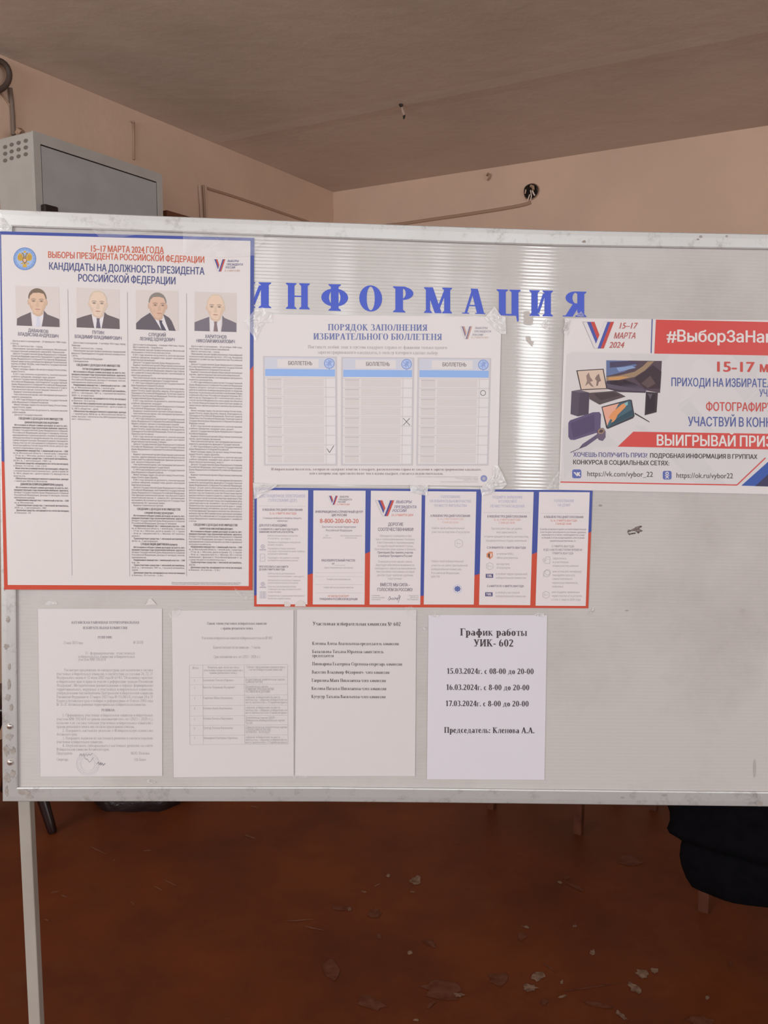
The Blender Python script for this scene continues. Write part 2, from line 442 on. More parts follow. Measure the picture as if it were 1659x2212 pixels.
# ---------------------------------------------------------------- the room
UZ = Vector((0, 0, 1))
WALL = mat('wall_paint', (223, 190, 168), 0.75, spec=0.2, noise=1, scale=2.2, second=(214, 183, 162), bump=0.25, bscale=14, div=1.0)
CEIL = mat('ceiling_whitewash', (222, 208, 196), 0.85, spec=0.15, noise=1, scale=1.6, second=(212, 198, 186), bump=0.35, bscale=9, div=1.0)
def floor_material():
    m, nt, b = nodes('painted_floorboards')
    tc = nt.nodes.new('ShaderNodeTexCoord')
    n = nt.nodes.new('ShaderNodeTexNoise'); n.inputs['Scale'].default_value = 2.6; n.inputs['Detail'].default_value = 9; n.inputs['Roughness'].default_value = 0.65
    r = nt.nodes.new('ShaderNodeValToRGB')
    r.color_ramp.elements[0].position = 0.34; r.color_ramp.elements[0].color = (0.090, 0.022, 0.008, 1)
    r.color_ramp.elements[1].position = 0.68; r.color_ramp.elements[1].color = (0.155, 0.036, 0.009, 1)
    # pale scuffs: long thin scratches
    mp = nt.nodes.new('ShaderNodeMapping'); mp.inputs['Scale'].default_value = (3.0, 22.0, 1.0); mp.inputs['Rotation'].default_value = (0, 0, 0.5)
    n2 = nt.nodes.new('ShaderNodeTexNoise'); n2.inputs['Scale'].default_value = 2.2; n2.inputs['Detail'].default_value = 10; n2.inputs['Roughness'].default_value = 0.7
    r2 = nt.nodes.new('ShaderNodeValToRGB')
    r2.color_ramp.elements[0].position = 0.66; r2.color_ramp.elements[0].color = (0, 0, 0, 1)
    r2.color_ramp.elements[1].position = 0.80; r2.color_ramp.elements[1].color = (0.55, 0.55, 0.55, 1)
    # worn patches where the top coat has gone
    n3 = nt.nodes.new('ShaderNodeTexNoise'); n3.inputs['Scale'].default_value = 1.15; n3.inputs['Detail'].default_value = 12; n3.inputs['Roughness'].default_value = 0.6
    r3 = nt.nodes.new('ShaderNodeValToRGB')
    r3.color_ramp.elements[0].position = 0.60; r3.color_ramp.elements[0].color = (0, 0, 0, 1)
    r3.color_ramp.elements[1].position = 0.66; r3.color_ramp.elements[1].color = (0.55, 0.55, 0.55, 1)
    mx = nt.nodes.new('ShaderNodeMix'); mx.data_type = 'RGBA'; mx.inputs[7].default_value = (0.24, 0.17, 0.12, 1)
    mx2 = nt.nodes.new('ShaderNodeMix'); mx2.data_type = 'RGBA'; mx2.inputs[7].default_value = (0.12, 0.055, 0.03, 1)
    for k in (n, n3): nt.links.new(tc.outputs['Object'], k.inputs['Vector'])
    nt.links.new(tc.outputs['Object'], mp.inputs['Vector']); nt.links.new(mp.outputs['Vector'], n2.inputs['Vector'])
    nt.links.new(n.outputs['Fac'], r.inputs['Fac']); nt.links.new(n2.outputs['Fac'], r2.inputs['Fac']); nt.links.new(n3.outputs['Fac'], r3.inputs['Fac'])
    nt.links.new(r3.outputs['Color'], mx2.inputs[0]); nt.links.new(r.outputs['Color'], mx2.inputs[6])
    nt.links.new(r2.outputs['Color'], mx.inputs[0]); nt.links.new(mx2.outputs[2], mx.inputs[6])
    nt.links.new(mx.outputs[2], b.inputs['Base Color'])
    b.inputs['Roughness'].default_value = 0.5; b.inputs['Specular IOR Level'].default_value = 0.2
    bu = nt.nodes.new('ShaderNodeBump'); bu.inputs['Strength'].default_value = 0.25; bu.inputs['Distance'].default_value = 0.004
    nt.links.new(n.outputs['Fac'], bu.inputs['Height']); nt.links.new(bu.outputs['Normal'], b.inputs['Normal'])
    return m
FLOOR = floor_material()
TH = 0.12
def wbox(mb, o, along, length, outward, z0, z1, material):
    mb.box(o + UZ * z0, along * length, outward * TH, UZ * (z1 - z0), material)
P00 = CORNER - D1 * L1                      # near end of wall_left
# wall_left: from the corner towards the window wall
mb = MB(); wbox(mb, P00, D1, L1, -D2, 0, CH, WALL); struct(fix_normals(mb.build('wall_left')))
mb = MB(); wbox(mb, CORNER, D2, L2, D1, 0, CH, WALL); struct(fix_normals(mb.build('wall_right')))
WF = (1.0, 5.4)  # opening for an added fill window
mb = MB()
for a, b_ in ((0, WF[0]), (WF[1], L1)): wbox(mb, P00 + D2 * L2 + D1 * a, D1, b_ - a, D2, 0, CH, WALL)
wbox(mb, P00 + D2 * L2 + D1 * WF[0], D1, WF[1] - WF[0], D2, 0, 0.9, WALL); wbox(mb, P00 + D2 * L2 + D1 * WF[0], D1, WF[1] - WF[0], D2, 2.8, CH, WALL)
struct(fix_normals(mb.build('wall_far')))
# window wall behind the photographer, with three openings
ZS, ZT = 0.98, 2.95
WIN = [(0.12, 2.55), (4.05, 6.95), (7.17, 9.2)]
mb = MB()
cuts = [0.0] + [c for w in WIN for c in w] + [L2]
for a, b_ in zip(cuts[0::2], cuts[1::2]): wbox(mb, P00 + D2 * a, D2, b_ - a, -D1, 0, CH, WALL)
for a, b_ in WIN:
    wbox(mb, P00 + D2 * a, D2, b_ - a, -D1, 0, ZS, WALL); wbox(mb, P00 + D2 * a, D2, b_ - a, -D1, ZT, CH, WALL)
struct(fix_normals(mb.build('wall_window_side')))
FRAME = mat('window_frame_white', (205, 203, 200), 0.4)
day_open = emit('daylight_open_pane', DAY_COL, DAY_OPEN)
day_sheer = emit('daylight_sheer_pane', DAY_COL, DAY_SHEER)
day_gap = emit('daylight_gap_pane', DAY_COL, DAY_GAP)
day_dim = emit('daylight_curtained_pane', DAY_COL, DAY_DIM)
day_shade = emit('daylight_shaded_pane', DAY_COL, 0.5)
def window(k, a, b_, panes):
    "panes: list of (from, to, material) along the wall"
    f = MB()
    o = P00 - D1 * 0.08
    for s0, s1 in ((a, a + .05), (b_ - .05, b_)): f.box(o + D2 * s0 + UZ * ZS, D2 * (s1 - s0), D1 * .05, UZ * (ZT - ZS), FRAME)
    for z0, z1 in ((ZS, ZS + .05), (ZT - .05, ZT)): f.box(o + D2 * a + UZ * z0, D2 * (b_ - a), D1 * .05, UZ * (z1 - z0), FRAME)
    w = struct(fix_normals(f.build('window_%d' % k)))
    for s0, s1, m_ in panes:
        g = MB()
        q = P00 - D1 * 0.06
        g.face([q + D2 * s0 + UZ * (ZS + .05), q + D2 * s1 + UZ * (ZS + .05), q + D2 * s1 + UZ * (ZT - .05), q + D2 * s0 + UZ * (ZT - .05)], m_)
        g.build('pane', w)
window(1, *WIN[0], [(0.17, 1.31, day_open), (1.36, 2.50, day_open)])
window(2, *WIN[1], [(4.10, 4.60, day_dim), (4.60, 4.80, day_sheer), (4.80, 5.29, day_dim), (5.29, 5.46, day_sheer), (5.46, 6.22, day_dim), (6.22, 6.40, day_sheer), (6.40, 6.66, day_dim), (6.66, 6.75, day_sheer), (6.75, 6.90, day_dim)])
window(3, *WIN[2], [(7.22, 7.56, day_gap), (7.56, 9.15, day_shade)])
day_fill = emit('fill_light_pane', DAY_COL, DAY_FILL)  # unseen window added to brighten wall_left, the cabinet front and the board
f = MB(); o = P00 + D2 * (L2 + .03)
for a in (WF[0], (WF[0] + WF[1]) / 2 - .03, WF[1] - .06): f.box(o + D1 * a + UZ * .9, D1 * .06, D2 * .05, UZ * 1.9, FRAME)
for z0 in (.9, 2.74): f.box(o + D1 * WF[0] + UZ * z0, D1 * (WF[1] - WF[0]), D2 * .05, UZ * .06, FRAME)
w = struct(fix_normals(f.build('window_4')))
for a, b_ in ((WF[0] + .06, (WF[0] + WF[1]) / 2 - .03), ((WF[0] + WF[1]) / 2 + .03, WF[1] - .06)):
    g = MB(); q = P00 + D2 * (L2 + .055)
    g.face([q + D1 * a + UZ * .96, q + D1 * b_ + UZ * .96, q + D1 * b_ + UZ * 2.74, q + D1 * a + UZ * 2.74], day_fill); g.build('pane', w)
# ceiling with a shallow slab joint running along wall_right
mb = MB()
o = P00 - D2 * TH - D1 * TH + UZ * CH
mb.box(o, D2 * (L2 + 2 * TH), D1 * (L1 + 2 * TH), UZ * 0.15, CEIL)
j = fl(867, 228, CH)
sj = (j - CORNER).dot(-D1)
rows = []
for d_, h in ((-.09, 0), (-.04, .0015), (0, .0026), (.04, .0015), (.09, 0)):
    p = CORNER - D1 * (sj + d_) + UZ * (CH - h)
    rows.append([p + D2 * 0.05, p + D2 * (L2 - .05)])
mb.strip(rows, CEIL)
struct(mb.build('ceiling', smooth=False))
# floor, with flakes of old light paint and filler on it
mb = MB()
o = P00 - D2 * TH - D1 * TH
mb.box(o - UZ * 0.1, D2 * (L2 + 2 * TH), D1 * (L1 + 2 * TH), UZ * 0.1, FLOOR)
FLAKE = mat('old_pale_paint', (120, 98, 82), 0.7, noise=1, scale=60, second=(84, 58, 46))
FLAKE2 = mat('old_grey_paint', (88, 52, 36), 0.6, noise=1, scale=40, second=(74, 34, 18))
SCUFF = mat('pale_scuff', (100, 66, 50), 0.6)
def flake(cx, cy, rx, ry, material, seed, rot=0.0):
    rnd = random.Random(seed)
    n = 14; pts = []
    for k in range(n):
        t = 2 * math.pi * k / n
        q = 0.55 + 0.6 * rnd.random()
        x, y = rx * q * math.cos(t), ry * q * math.sin(t)
        pts.append(fl(cx + x * math.cos(rot) - y * math.sin(rot), cy + x * math.sin(rot) + y * math.cos(rot), 0.0012))
    c = sum(pts, Vector((0, 0, 0))) / n
    mb.add([c] + pts, [[0, 1 + k, 1 + (k + 1) % n] for k in range(n)], material)
S8 = 959 / 1659.0
for i, (zx, zy, rx, ry, m_, rot) in enumerate([
    (342, 175, 26, 17, FLAKE, 0), (330, 218, 12, 3, FLAKE, 0), (240, 158, 9, 7, FLAKE, 0), (148, 218, 12, 4, FLAKE, .1), (195, 195, 14, 2, FLAKE, -.5),
    (880, 182, 12, 6, FLAKE, .3), (903, 165, 17, 6, FLAKE2, 0), (940, 200, 40, 7, FLAKE2, .4), (60, 280, 40, 10, FLAKE2, 0), (96, 283, 8, 8, FLAKE, 0),
    (185, 300, 30, 20, FLAKE2, 0), (205, 385, 12, 10, FLAKE2, 0), (320, 445, 12, 8, FLAKE, 0), (395, 410, 30, 14, FLAKE2, .4), (755, 350, 18, 5, FLAKE, .3),
    (742, 385, 18, 18, FLAKE2, 0), (936, 346, 9, 6, FLAKE, 0), (1004, 446, 13, 13, FLAKE, 0), (800, 535, 28, 20, FLAKE, 0), (768, 577, 32, 14, FLAKE, 0),
    (888, 555, 7, 8, FLAKE, 0), (1190, 525, 28, 16, FLAKE, .4), (1235, 512, 16, 11, FLAKE, .3), (1165, 580, 44, 17, FLAKE, .6), (505, 603, 22, 9, FLAKE, 0),
    (890, 610, 18, 6, FLAKE, -.2), (1020, 640, 70, 10, FLAKE2, .2), (1110, 680, 30, 9, FLAKE, .7), (175, 635, 60, 34, FLAKE2, .2), (1432, 613, 9, 8, FLAKE, 0),
    (1518, 490, 9, 10, FLAKE2, .6), (400, 640, 26, 8, FLAKE2, -.6), (345, 697, 12, 5, FLAKE, 0), (30, 510, 34, 40, FLAKE2, 0), (440, 580, 90, 40, FLAKE2, .1),
    (1400, 700, 60, 20, FLAKE2, .1), (650, 545, 40, 30, FLAKE2, 0), (500, 36, 16, 4, FLAKE2, 0), (730, 88, 5, 5, FLAKE2, 0), (1150, 100, 60, 20, FLAKE2, 0), (820, 632, 14, 16, FLAKE2, .9), (1000, 575, 130, 3, FLAKE2, -.15), (840, 500, 40, 4, FLAKE2, .6)]):
    flake(700 + zx * S8, 1800 + zy * S8, rx * S8, ry * S8, m_, 100 + i, rot)
# thin scuffs in front of the left half
for i, (x0, y0, x1, y1) in enumerate([(190, 1826, 232, 1846), (352, 1899, 382, 1914), (107, 1930, 130, 1924), (130, 1933, 146, 1938), (525, 1802, 556, 1813), (330, 1912, 352, 1925), (280, 1945, 292, 1956), (243, 1861, 249, 1856), (310, 1838, 330, 1836), (95, 1985, 108, 1990), (540, 1740, 560, 1746), (610, 1990, 680, 1986), (655, 2000, 700, 2010)]):
    flake((x0 + x1) / 2, (y0 + y1) / 2, math.hypot(x1 - x0, y1 - y0) / 2, 1.7, SCUFF, 300 + i, math.atan2(y1 - y0, x1 - x0))
struct(mb.build('floor'))

# ---------------------------------------------------------------- things on the walls and ceiling
CORD = mat('painted_over_cable', (176, 144, 122), 0.7, div=1.0)
CORD_L = mat('pale_cable', (205, 176, 156), 0.6, div=1.0)
BLACK = mat('black_rubber', (38, 30, 28), 0.5)
DARK = mat('dark_cavity', (30, 22, 18), 0.8)
# round wiring hole with bare wires, and the cable that runs to it under the paint
c = rw(1148, 414, 0)
t = thing('junction_box', 'round open junction box with loose wire ends, high on the right wall', 'junction box', c)
RX, RZ, ROUT = D2, UZ, -D1
def disc(mb, ctr, r0, r1, z0, z1, material, n=28, wob=0.0):
    rows = []
    for r_, z_ in ((r0, z0), (r1, z1)):
        rows.append([ctr + RX * r_ * (1 + wob * math.sin(3 * a_ + 1)) * math.cos(a_) + RZ * r_ * (1 + wob * math.cos(2 * a_)) * math.sin(a_) + ROUT * z_ for a_ in [2 * math.pi * k / n for k in range(n)]])
    mb.strip(rows, material, True)
m_ = MB(); disc(m_, c, .052, .047, .001, .010, CORD, wob=.05); disc(m_, c, .047, .041, .010, .010, BLACK, wob=.05); disc(m_, c, .041, .038, .010, .002, DARK, wob=.05)
m_.face([c + RX * .038 * math.cos(a_) + RZ * .038 * math.sin(a_) + ROUT * .002 for a_ in [2 * math.pi * k / 24 for k in range(24)]], DARK)
m_.build('rim', t)
WIRE = mat('bare_aluminium_wire', (214, 196, 184), 0.4)
for pts, r_, mm in (([(.0, .005), (.008, -.03), (.004, -.055)], .0035, WIRE), ([(.012, .0), (.022, -.02), (.030, -.030)], .005, WIRE), ([(-.005, -.02), (-.012, -.045), (-.016, -.056)], .0035, WIRE), ([(-.03, .012), (-.033, -.012)], .004, CORD_L), ([(.0, .03), (.018, .022), (.02, .004)], .009, CORD)):
    w_ = MB(); w_.tube([c + RX * x + RZ * z + ROUT * (.016 + .004 * k) for k, (x, z) in enumerate(pts)], r_, mm, 8); w_.build('wire', t, True)
m_ = MB(); m_.tube([rw(x, y, .002) for x, y in ((720, 494), (790, 492), (872, 483), (940, 473), (1010, 463), (1080, 452), (1120, 445), (1140, 440), (1147, 437))], .011, CORD, 8)
tag(m_.build('wall_cable', None, True, rw(872, 483)), 'painted cable sloping along the right wall up to the open junction box', 'cable')
m_ = MB(); m_.tube([rw(1052, 379, .004), rw(1054, 375, .02), rw(1058, 377, .025), rw(1057, 384, .018), rw(1054, 389, .004)], .006, CORD, 8)
tag(m_.build('wall_hook', None, True, rw(1055, 382)), 'tiny bent hook in the right wall, up and left of the junction box', 'hook')
m_ = MB(); m_.tube([lw(x, y, .003) for x, y in ((448, 407), (500, 423), (560, 443), (620, 464), (668, 480))], .008, CORD, 8)
tag(m_.build('wall_cable', None, True, lw(500, 423)), 'thin cable running down the left wall from the pale conduit towards the corner', 'cable')
t = thing('conduit', 'pale vertical conduit on the left wall just above the board', 'conduit', lw(438, 430))
for x0, x1, mm in ((430.5, 436, CORD_L), (439, 444, CORD), (442.5, 447, CORD_L)):
    m_ = MB(); m_.tube([lw(x0, 400, .008), lw(x0 + 2, 430, .008), lw(x1, 500, .008)], .0075, mm, 8); m_.build('pipe', t, True)
m_ = MB(); m_.tube([lw(288, 262, .02), lw(288.5, 268, .006), lw(289, 300, .004), lw(289, 345, .004)], .007, CORD, 8)
tag(m_.build('wall_cable', None, True, lw(288, 300)), 'short cable hanging on the left wall behind the grey metal cabinet', 'cable')
# looped black cable at the left edge
m_ = MB(); cx_, cy_ = -12, 163
ring = []
for k in range(50):
    a_ = 2 * math.pi * k / 25 + 2.2
    ring.append(lw(cx_ + (34 - k * .05) * math.cos(a_), cy_ + (36 - k * .08) * math.sin(a_), .02 + .0005 * k))
m_.tube(ring, .011, mat('dark_cable', (78, 64, 58), 0.6), 8)
tag(m_.build('cable_coil', None, True, lw(cx_, cy_)), 'coil of dark cable high on the left wall by the left edge of the picture', 'cable coil')
m_ = MB(); m_.tube([lw(22, 190, .014), lw(25.5, 220, .012), lw(28, 250, .012), lw(29.5, 292, .012)], .010, mat('grey_cable', (110, 94, 84), 0.6), 8)
tag(m_.build('wall_cable', None, True, lw(26, 230)), 'grey cable dropping from the cable coil to the top of the metal cabinet', 'cable')
m_ = MB(); m_.tube([lw(1, 199, .008), lw(10, 211, .006), lw(22, 228, .006)], .0035, CORD, 6)
tag(m_.build('wall_cable', None, True, lw(10, 211)), 'thinnest cable, slanting below the cable coil', 'cable')
# stub of wire in the ceiling joint
c = fl(867, 224, CH)
t = thing('ceiling_wire', 'short stub of wire hanging from the ceiling joint', 'wire', c)
def dn(px, py, k): # a point below the ceiling at c's distance
    r_ = ray(px, py); s_ = (c - EYE).length / r_.length
    return EYE + r_ * s_
m_ = MB(); m_.tube([c + UZ * .0, dn(866, 226, 0), dn(867.5, 231, 0)], [.009, .011, .007], BLACK, 8); m_.build('base', t, True)
m_ = MB(); m_.tube([dn(867.2, 227, 0), dn(868.6, 234, 0), dn(870.5, 241, 0), dn(873.2, 248.5, 0)], [.003, .006, .0085, .0075], mat('dull_wire', (176, 148, 132), 0.5, div=1.0), 8); m_.build('strand', t, True)
m_ = MB(); m_.tube([dn(872.8, 247.5, 0), dn(873, 252, 0), dn(872.3, 257.5, 0)], [.007, .006, .003], BLACK, 8); m_.build('tip', t, True)

# ---------------------------------------------------------------- grey metal cabinet on the left wall
CAB_D = 0.235
GREY = mat('grey_enamel', (166, 163, 158), 0.45, noise=1, scale=8, second=(160, 157, 152))
GREY2 = mat('grey_enamel_door', (158, 159, 160), 0.4, noise=1, scale=8, second=(152, 152, 153))
pa, pb = lw(71, 282, CAB_D), lw(350, 376, CAB_D)
zt = (pa.z + pb.z) / 2
s0, s1 = (pa - CORNER).dot(D1), (pb - CORNER).dot(D1)
HC = 0.78
org = CORNER + D1 * s0
t = thing('metal_cabinet', 'grey metal wall cabinet with vent holes, above the left end of the board', 'cabinet', org + UZ * (zt - HC))
m_ = MB(); m_.box(org + UZ * (zt - HC), D1 * (s1 - s0), D2 * (CAB_D - .006), UZ * HC, GREY, bev=.006)
for k, (w0, w1, h0, h1) in enumerate(((0, .035, 0, HC), (s1 - s0 - .035, s1 - s0, 0, HC), (.035, s1 - s0 - .035, HC - .045, HC), (.035, s1 - s0 - .035, 0, .045))):
    m_.box(org + D1 * w0 + D2 * (CAB_D - .008) + UZ * (zt - HC + h0), D1 * (w1 - w0), D2 * .008, UZ * (h1 - h0), GREY)
m_.build('body', t)
m_ = MB(); m_.box(org + D1 * .040 + D2 * (CAB_D - .012) + UZ * (zt - HC + .05), D1 * (s1 - s0 - .08), D2 * .011, UZ * (HC - .10), GREY2, bev=.002)
door = m_.build('door', t)
m_ = MB()
for w0, w1, h0, h1 in ((.035, .040, .045, HC - .045), (s1 - s0 - .040, s1 - s0 - .035, .045, HC - .045), (.035, s1 - s0 - .035, HC - .050, HC - .045), (.035, s1 - s0 - .035, .045, .05)):
    m_.box(org + D1 * w0 + D2 * (CAB_D - .011) + UZ * (zt - HC + h0), D1 * (w1 - w0), D2 * .0052, UZ * (h1 - h0), DARK)
m_.build('door_gap', t)
lk = lw(102, 453, CAB_D)
m_ = MB(); m_.box(lk - D1 * .035 - UZ * .035 + D2 * .0, D1 * .07, D2 * .03, UZ * .05, BLACK, bev=.006); m_.build('lock', door)
n_cab = -D1
for cx_, y0 in ((11, 317.5), (25, 312.5), (40, 308.5), (55.5, 304)):
    for r_ in range(3):
        p = hit(cx_, y0 + r_ * 14.6, org + n_cab * .001, n_cab)
        m_ = MB()
        m_.face([p + D2 * .013 * math.cos(a_) + UZ * .008 * math.sin(a_) + n_cab * .0008 for a_ in [2 * math.pi * k / 14 for k in range(14)]], mat('vent_dark', (108, 100, 94), 0.8))
        m_.build('vent_hole', t)
m_ = MB(); q = lw(43, 287, .12)
for k in range(2): m_.tube([lw(38 + 5 * k, 288, .10), lw(40 + 5 * k, 281.5 + k, .11), lw(46 + 3 * k, 287, .12)], .012, CORD, 8)
tag(m_.build('cable_end', None, True, q), 'small brown cable end lying on top of the metal cabinet', 'cable')
# brown shelf beside it
WOOD = mat('brown_varnish', (96, 58, 40), 0.4, noise=1, scale=14, second=(76, 42, 28))
pa = lw(345, 449, .20); sa = (pa - CORNER).dot(D1)
t = thing('wall_shelf', 'brown wooden shelf end showing between the metal cabinet and the board', 'shelf', CORNER + D1 * (sa + .0) + UZ * (pa.z - .05))
m_ = MB(); m_.box(CORNER + D1 * (sa + .05) + UZ * (pa.z - .03), D1 * .55, D2 * .20, UZ * .03, WOOD, bev=.003); m_.build('board', t)
for q in (.12, .5):
    m_ = MB(); m_.box(CORNER + D1 * (sa + q) + UZ * (pa.z - .18), D1 * .02, D2 * .16, UZ * .15, WOOD); m_.build('bracket', t)

# ---------------------------------------------------------------- the notice board itself
BASE = bp(829, 1716)
BASE.z = 0.0
board = thing('notice_board', 'free-standing notice board of ribbed white plastic in a scuffed aluminium frame', 'notice board', BASE)
def panel_material():
    m, nt, b = nodes('twin_wall_plastic')
    b.inputs['Base Color'].default_value = (*[lin(v) / .92 for v in (184, 177, 173)], 1)
    b.inputs['Roughness'].default_value = 0.055
    b.inputs['Specular IOR Level'].default_value = 0.42
    tc = nt.nodes.new('ShaderNodeTexCoord')
    n = nt.nodes.new('ShaderNodeTexNoise'); n.inputs['Scale'].default_value = 3.0; n.inputs['Detail'].default_value = 10; n.inputs['Roughness'].default_value = 0.65
    r = nt.nodes.new('ShaderNodeValToRGB')
    r.color_ramp.elements[0].position = 0.30; r.color_ramp.elements[0].color = (*[lin(v) / .92 for v in (172, 165, 161)], 1)
    r.color_ramp.elements[1].position = 0.55; r.color_ramp.elements[1].color = (*[lin(v) / .92 for v in (186, 180, 177)], 1)
    nt.links.new(tc.outputs['Object'], n.inputs['Vector']); nt.links.new(n.outputs['Fac'], r.inputs['Fac']); nt.links.new(r.outputs['Color'], b.inputs['Base Color'])
    return m
PANEL = panel_material()
mb = MB(); rows = []
NR = 164                                      # ribs of about 6 mm, running along the board
def prow(t, d_):
    return [bp(22 + (10 - 22) * t, 1716 + (470 - 1716) * t, d_), bp(1885 + 5 * t, 1729 + (528 - 1729) * t, d_)]
for k in range(NR):
    for q, d_ in ((0.0, -.00010), (.12, -.00004), (.30, -.00001), (.50, 0.0), (.70, -.00001), (.86, -.00004), (.96, -.00009)):
        rows.append(prow((k + q) / NR, d_))
mb.strip(rows, PANEL)
mb.strip([rows[0], prow(0, -.006), prow(1, -.006), rows[-1]], PANEL)
mb.build('panel', board)
def alu_material():
    m, nt, b = nodes('scuffed_aluminium')
    tc = nt.nodes.new('ShaderNodeTexCoord')
    n = nt.nodes.new('ShaderNodeTexNoise'); n.inputs['Scale'].default_value = 34; n.inputs['Detail'].default_value = 14; n.inputs['Roughness'].default_value = 0.82
    r = nt.nodes.new('ShaderNodeValToRGB')
    r.color_ramp.elements[0].position = 0.28; r.color_ramp.elements[0].color = (0.26, 0.235, 0.22, 1)
    r.color_ramp.elements[1].position = 0.47; r.color_ramp.elements[1].color = (0.52, 0.505, 0.495, 1)
    nt.links.new(tc.outputs['Object'], n.inputs['Vector']); nt.links.new(n.outputs['Fac'], r.inputs['Fac']); nt.links.new(r.outputs['Color'], b.inputs['Base Color'])
    n2 = nt.nodes.new('ShaderNodeTexNoise'); n2.inputs['Scale'].default_value = 5; n2.inputs['Detail'].default_value = 8
    mr = nt.nodes.new('ShaderNodeMapRange'); mr.inputs[3].default_value = 0.30; mr.inputs[4].default_value = 0.50
    nt.links.new(tc.outputs['Object'], n2.inputs['Vector']); nt.links.new(n2.outputs['Fac'], mr.inputs[0]); nt.links.new(mr.outputs[0], b.inputs['Roughness'])
    b.inputs['Metallic'].default_value = 0.45
    b.inputs['Specular IOR Level'].default_value = 0.5
    return m
ALU = alu_material()
SECT = [(0.0, -.022), (0.0, .0042), (.035, .0050), (.30, .0052), (.86, .005), (.95, .0042), (.985, .0015), (1.0, -.0002)]
def rail(name, outer, inner):
    mb = MB(); rows = []
    for (x0, y0), (x1, y1) in zip(outer, inner):
        rows.append([bp(x0 + (x1 - x0) * q, y0 + (y1 - y0) * q, d_) for q, d_ in SECT])
    mb.strip(rows, ALU)
    mb.face(rows[0], ALU); mb.face(list(reversed(rows[-1])), ALU)
    back = [[r_[0], r_[-1] - BN * .022] for r_ in rows]
    mb.strip(back, ALU)
    return mb.build(name, board)
rail('top_rail', [(-6, 451.5), (100, 456.5), (300, 465), (700, 480), (1000, 490.5), (1200, 497), (1450, 502), (1659, 506), (1907, 511)],
     [(28, 491), (100, 494), (300, 500), (620, 512.5), (1000, 526), (1200, 532.5), (1450, 536.5), (1659, 540), (1872, 545)])
rail('bottom_rail', [(6, 1731), (300, 1731), (700, 1731.5), (960, 1733.8), (1400, 1739), (1659, 1742), (1901, 1745)],
     [(40, 1699.5), (300, 1698.8), (700, 1699), (960, 1702), (1400, 1707), (1659, 1709.5), (1868, 1713)])
rail('side_rail', [(-6, 451.5), (2, 1250), (6, 1731)], [(28, 491), (36, 1275), (40, 1699.5)])
rail('side_rail', [(1907, 511), (1904, 1100), (1901, 1745)], [(1872, 545), (1870, 1100), (1868, 1713)])
CHROME = mat('rivet_steel', (200, 192, 188), 0.2, 0.9)
for x, y in ((20.3, 1569.5), (21, 1647.5)):
    mb = MB(); rows = []
    for r_, d_ in ((6.6, .0045), (6.6, .0056), (5.6, .0072), (3.6, .0085), (.4, .009)):
        rows.append([bp(x + r_ * math.cos(a_), y + r_ * math.sin(a_), d_) for a_ in [2 * math.pi * k / 20 for k in range(20)]])
    mb.strip(rows, CHROME, True); o = mb.build('rivet', board, True); o['label'] = 'shiny round steel rivet'
LEGM = mat('grey_steel_leg', (148, 140, 132), 0.5, noise=1, scale=6, second=(138, 130, 122), div=0.84)
for x in (53, 1862):
    p = bp(x, 1724, -.012); w_ = .0105
    mb = MB(); mb.box(Vector((p.x - w_, p.y - .004, 0.0)), Vector((2 * w_, 0, 0)), Vector((0, .020, 0)), Vector((0, 0, p.z + .25)), LEGM, bev=.0015)
    mb.build('leg', board)
    mb = MB(); mb.box(Vector((p.x - .012, p.y - .24, 0)), Vector((.024, 0, 0)), Vector((0, .50, 0)), UZ * .022, LEGM, bev=.002); mb.build('foot', board)
# vinyl lettering
LET = mat('blue_vinyl', (64, 84, 186), 0.35, div=PRINT)
boxes = [('И', 524, 585.7, 609.5, 665), ('Н', 617.6, 669, 611.6, 667.8), ('Ф', 694, 752, 614, 671.4), ('О', 776, 825.5, 616.3, 673), ('Р', 849, 893, 619, 675),
         ('М', 916, 976.5, 621, 676.5), ('А', 998, 1048.4, 623.5, 678), ('Ц', 1073, 1124.5, 625.5, 694), ('И', 1143.5, 1194.3, 627.3, 683), ('Я', 1215.6, 1266.6, 629.4, 684.2)]
for ch, x0, x1, y0, y1 in boxes:
    P, W = _serif_raw(ch, 0.245, 0.05)
    V_, F_ = union(P)
    xs = [p[0] for q in P for p in q]; ys = [p[1] for q in P for p in q]
    xa, xb, ya, yb = min(xs), max(xs), min(ys), max(ys)
    mb = MB()
    f = lambda a, b_: (x0 + (a - xa) / (xb - xa) * (x1 - x0), y1 - (b_ - ya) / (yb - ya) * (y1 - y0) + ((a - xa) / (xb - xa) - .5) * 1.4)
    mb.add([bp(*f(*p), .0004) for p in V_], F_, LET)
    o = mb.build('letter', board); o['label'] = 'blue serif letter'
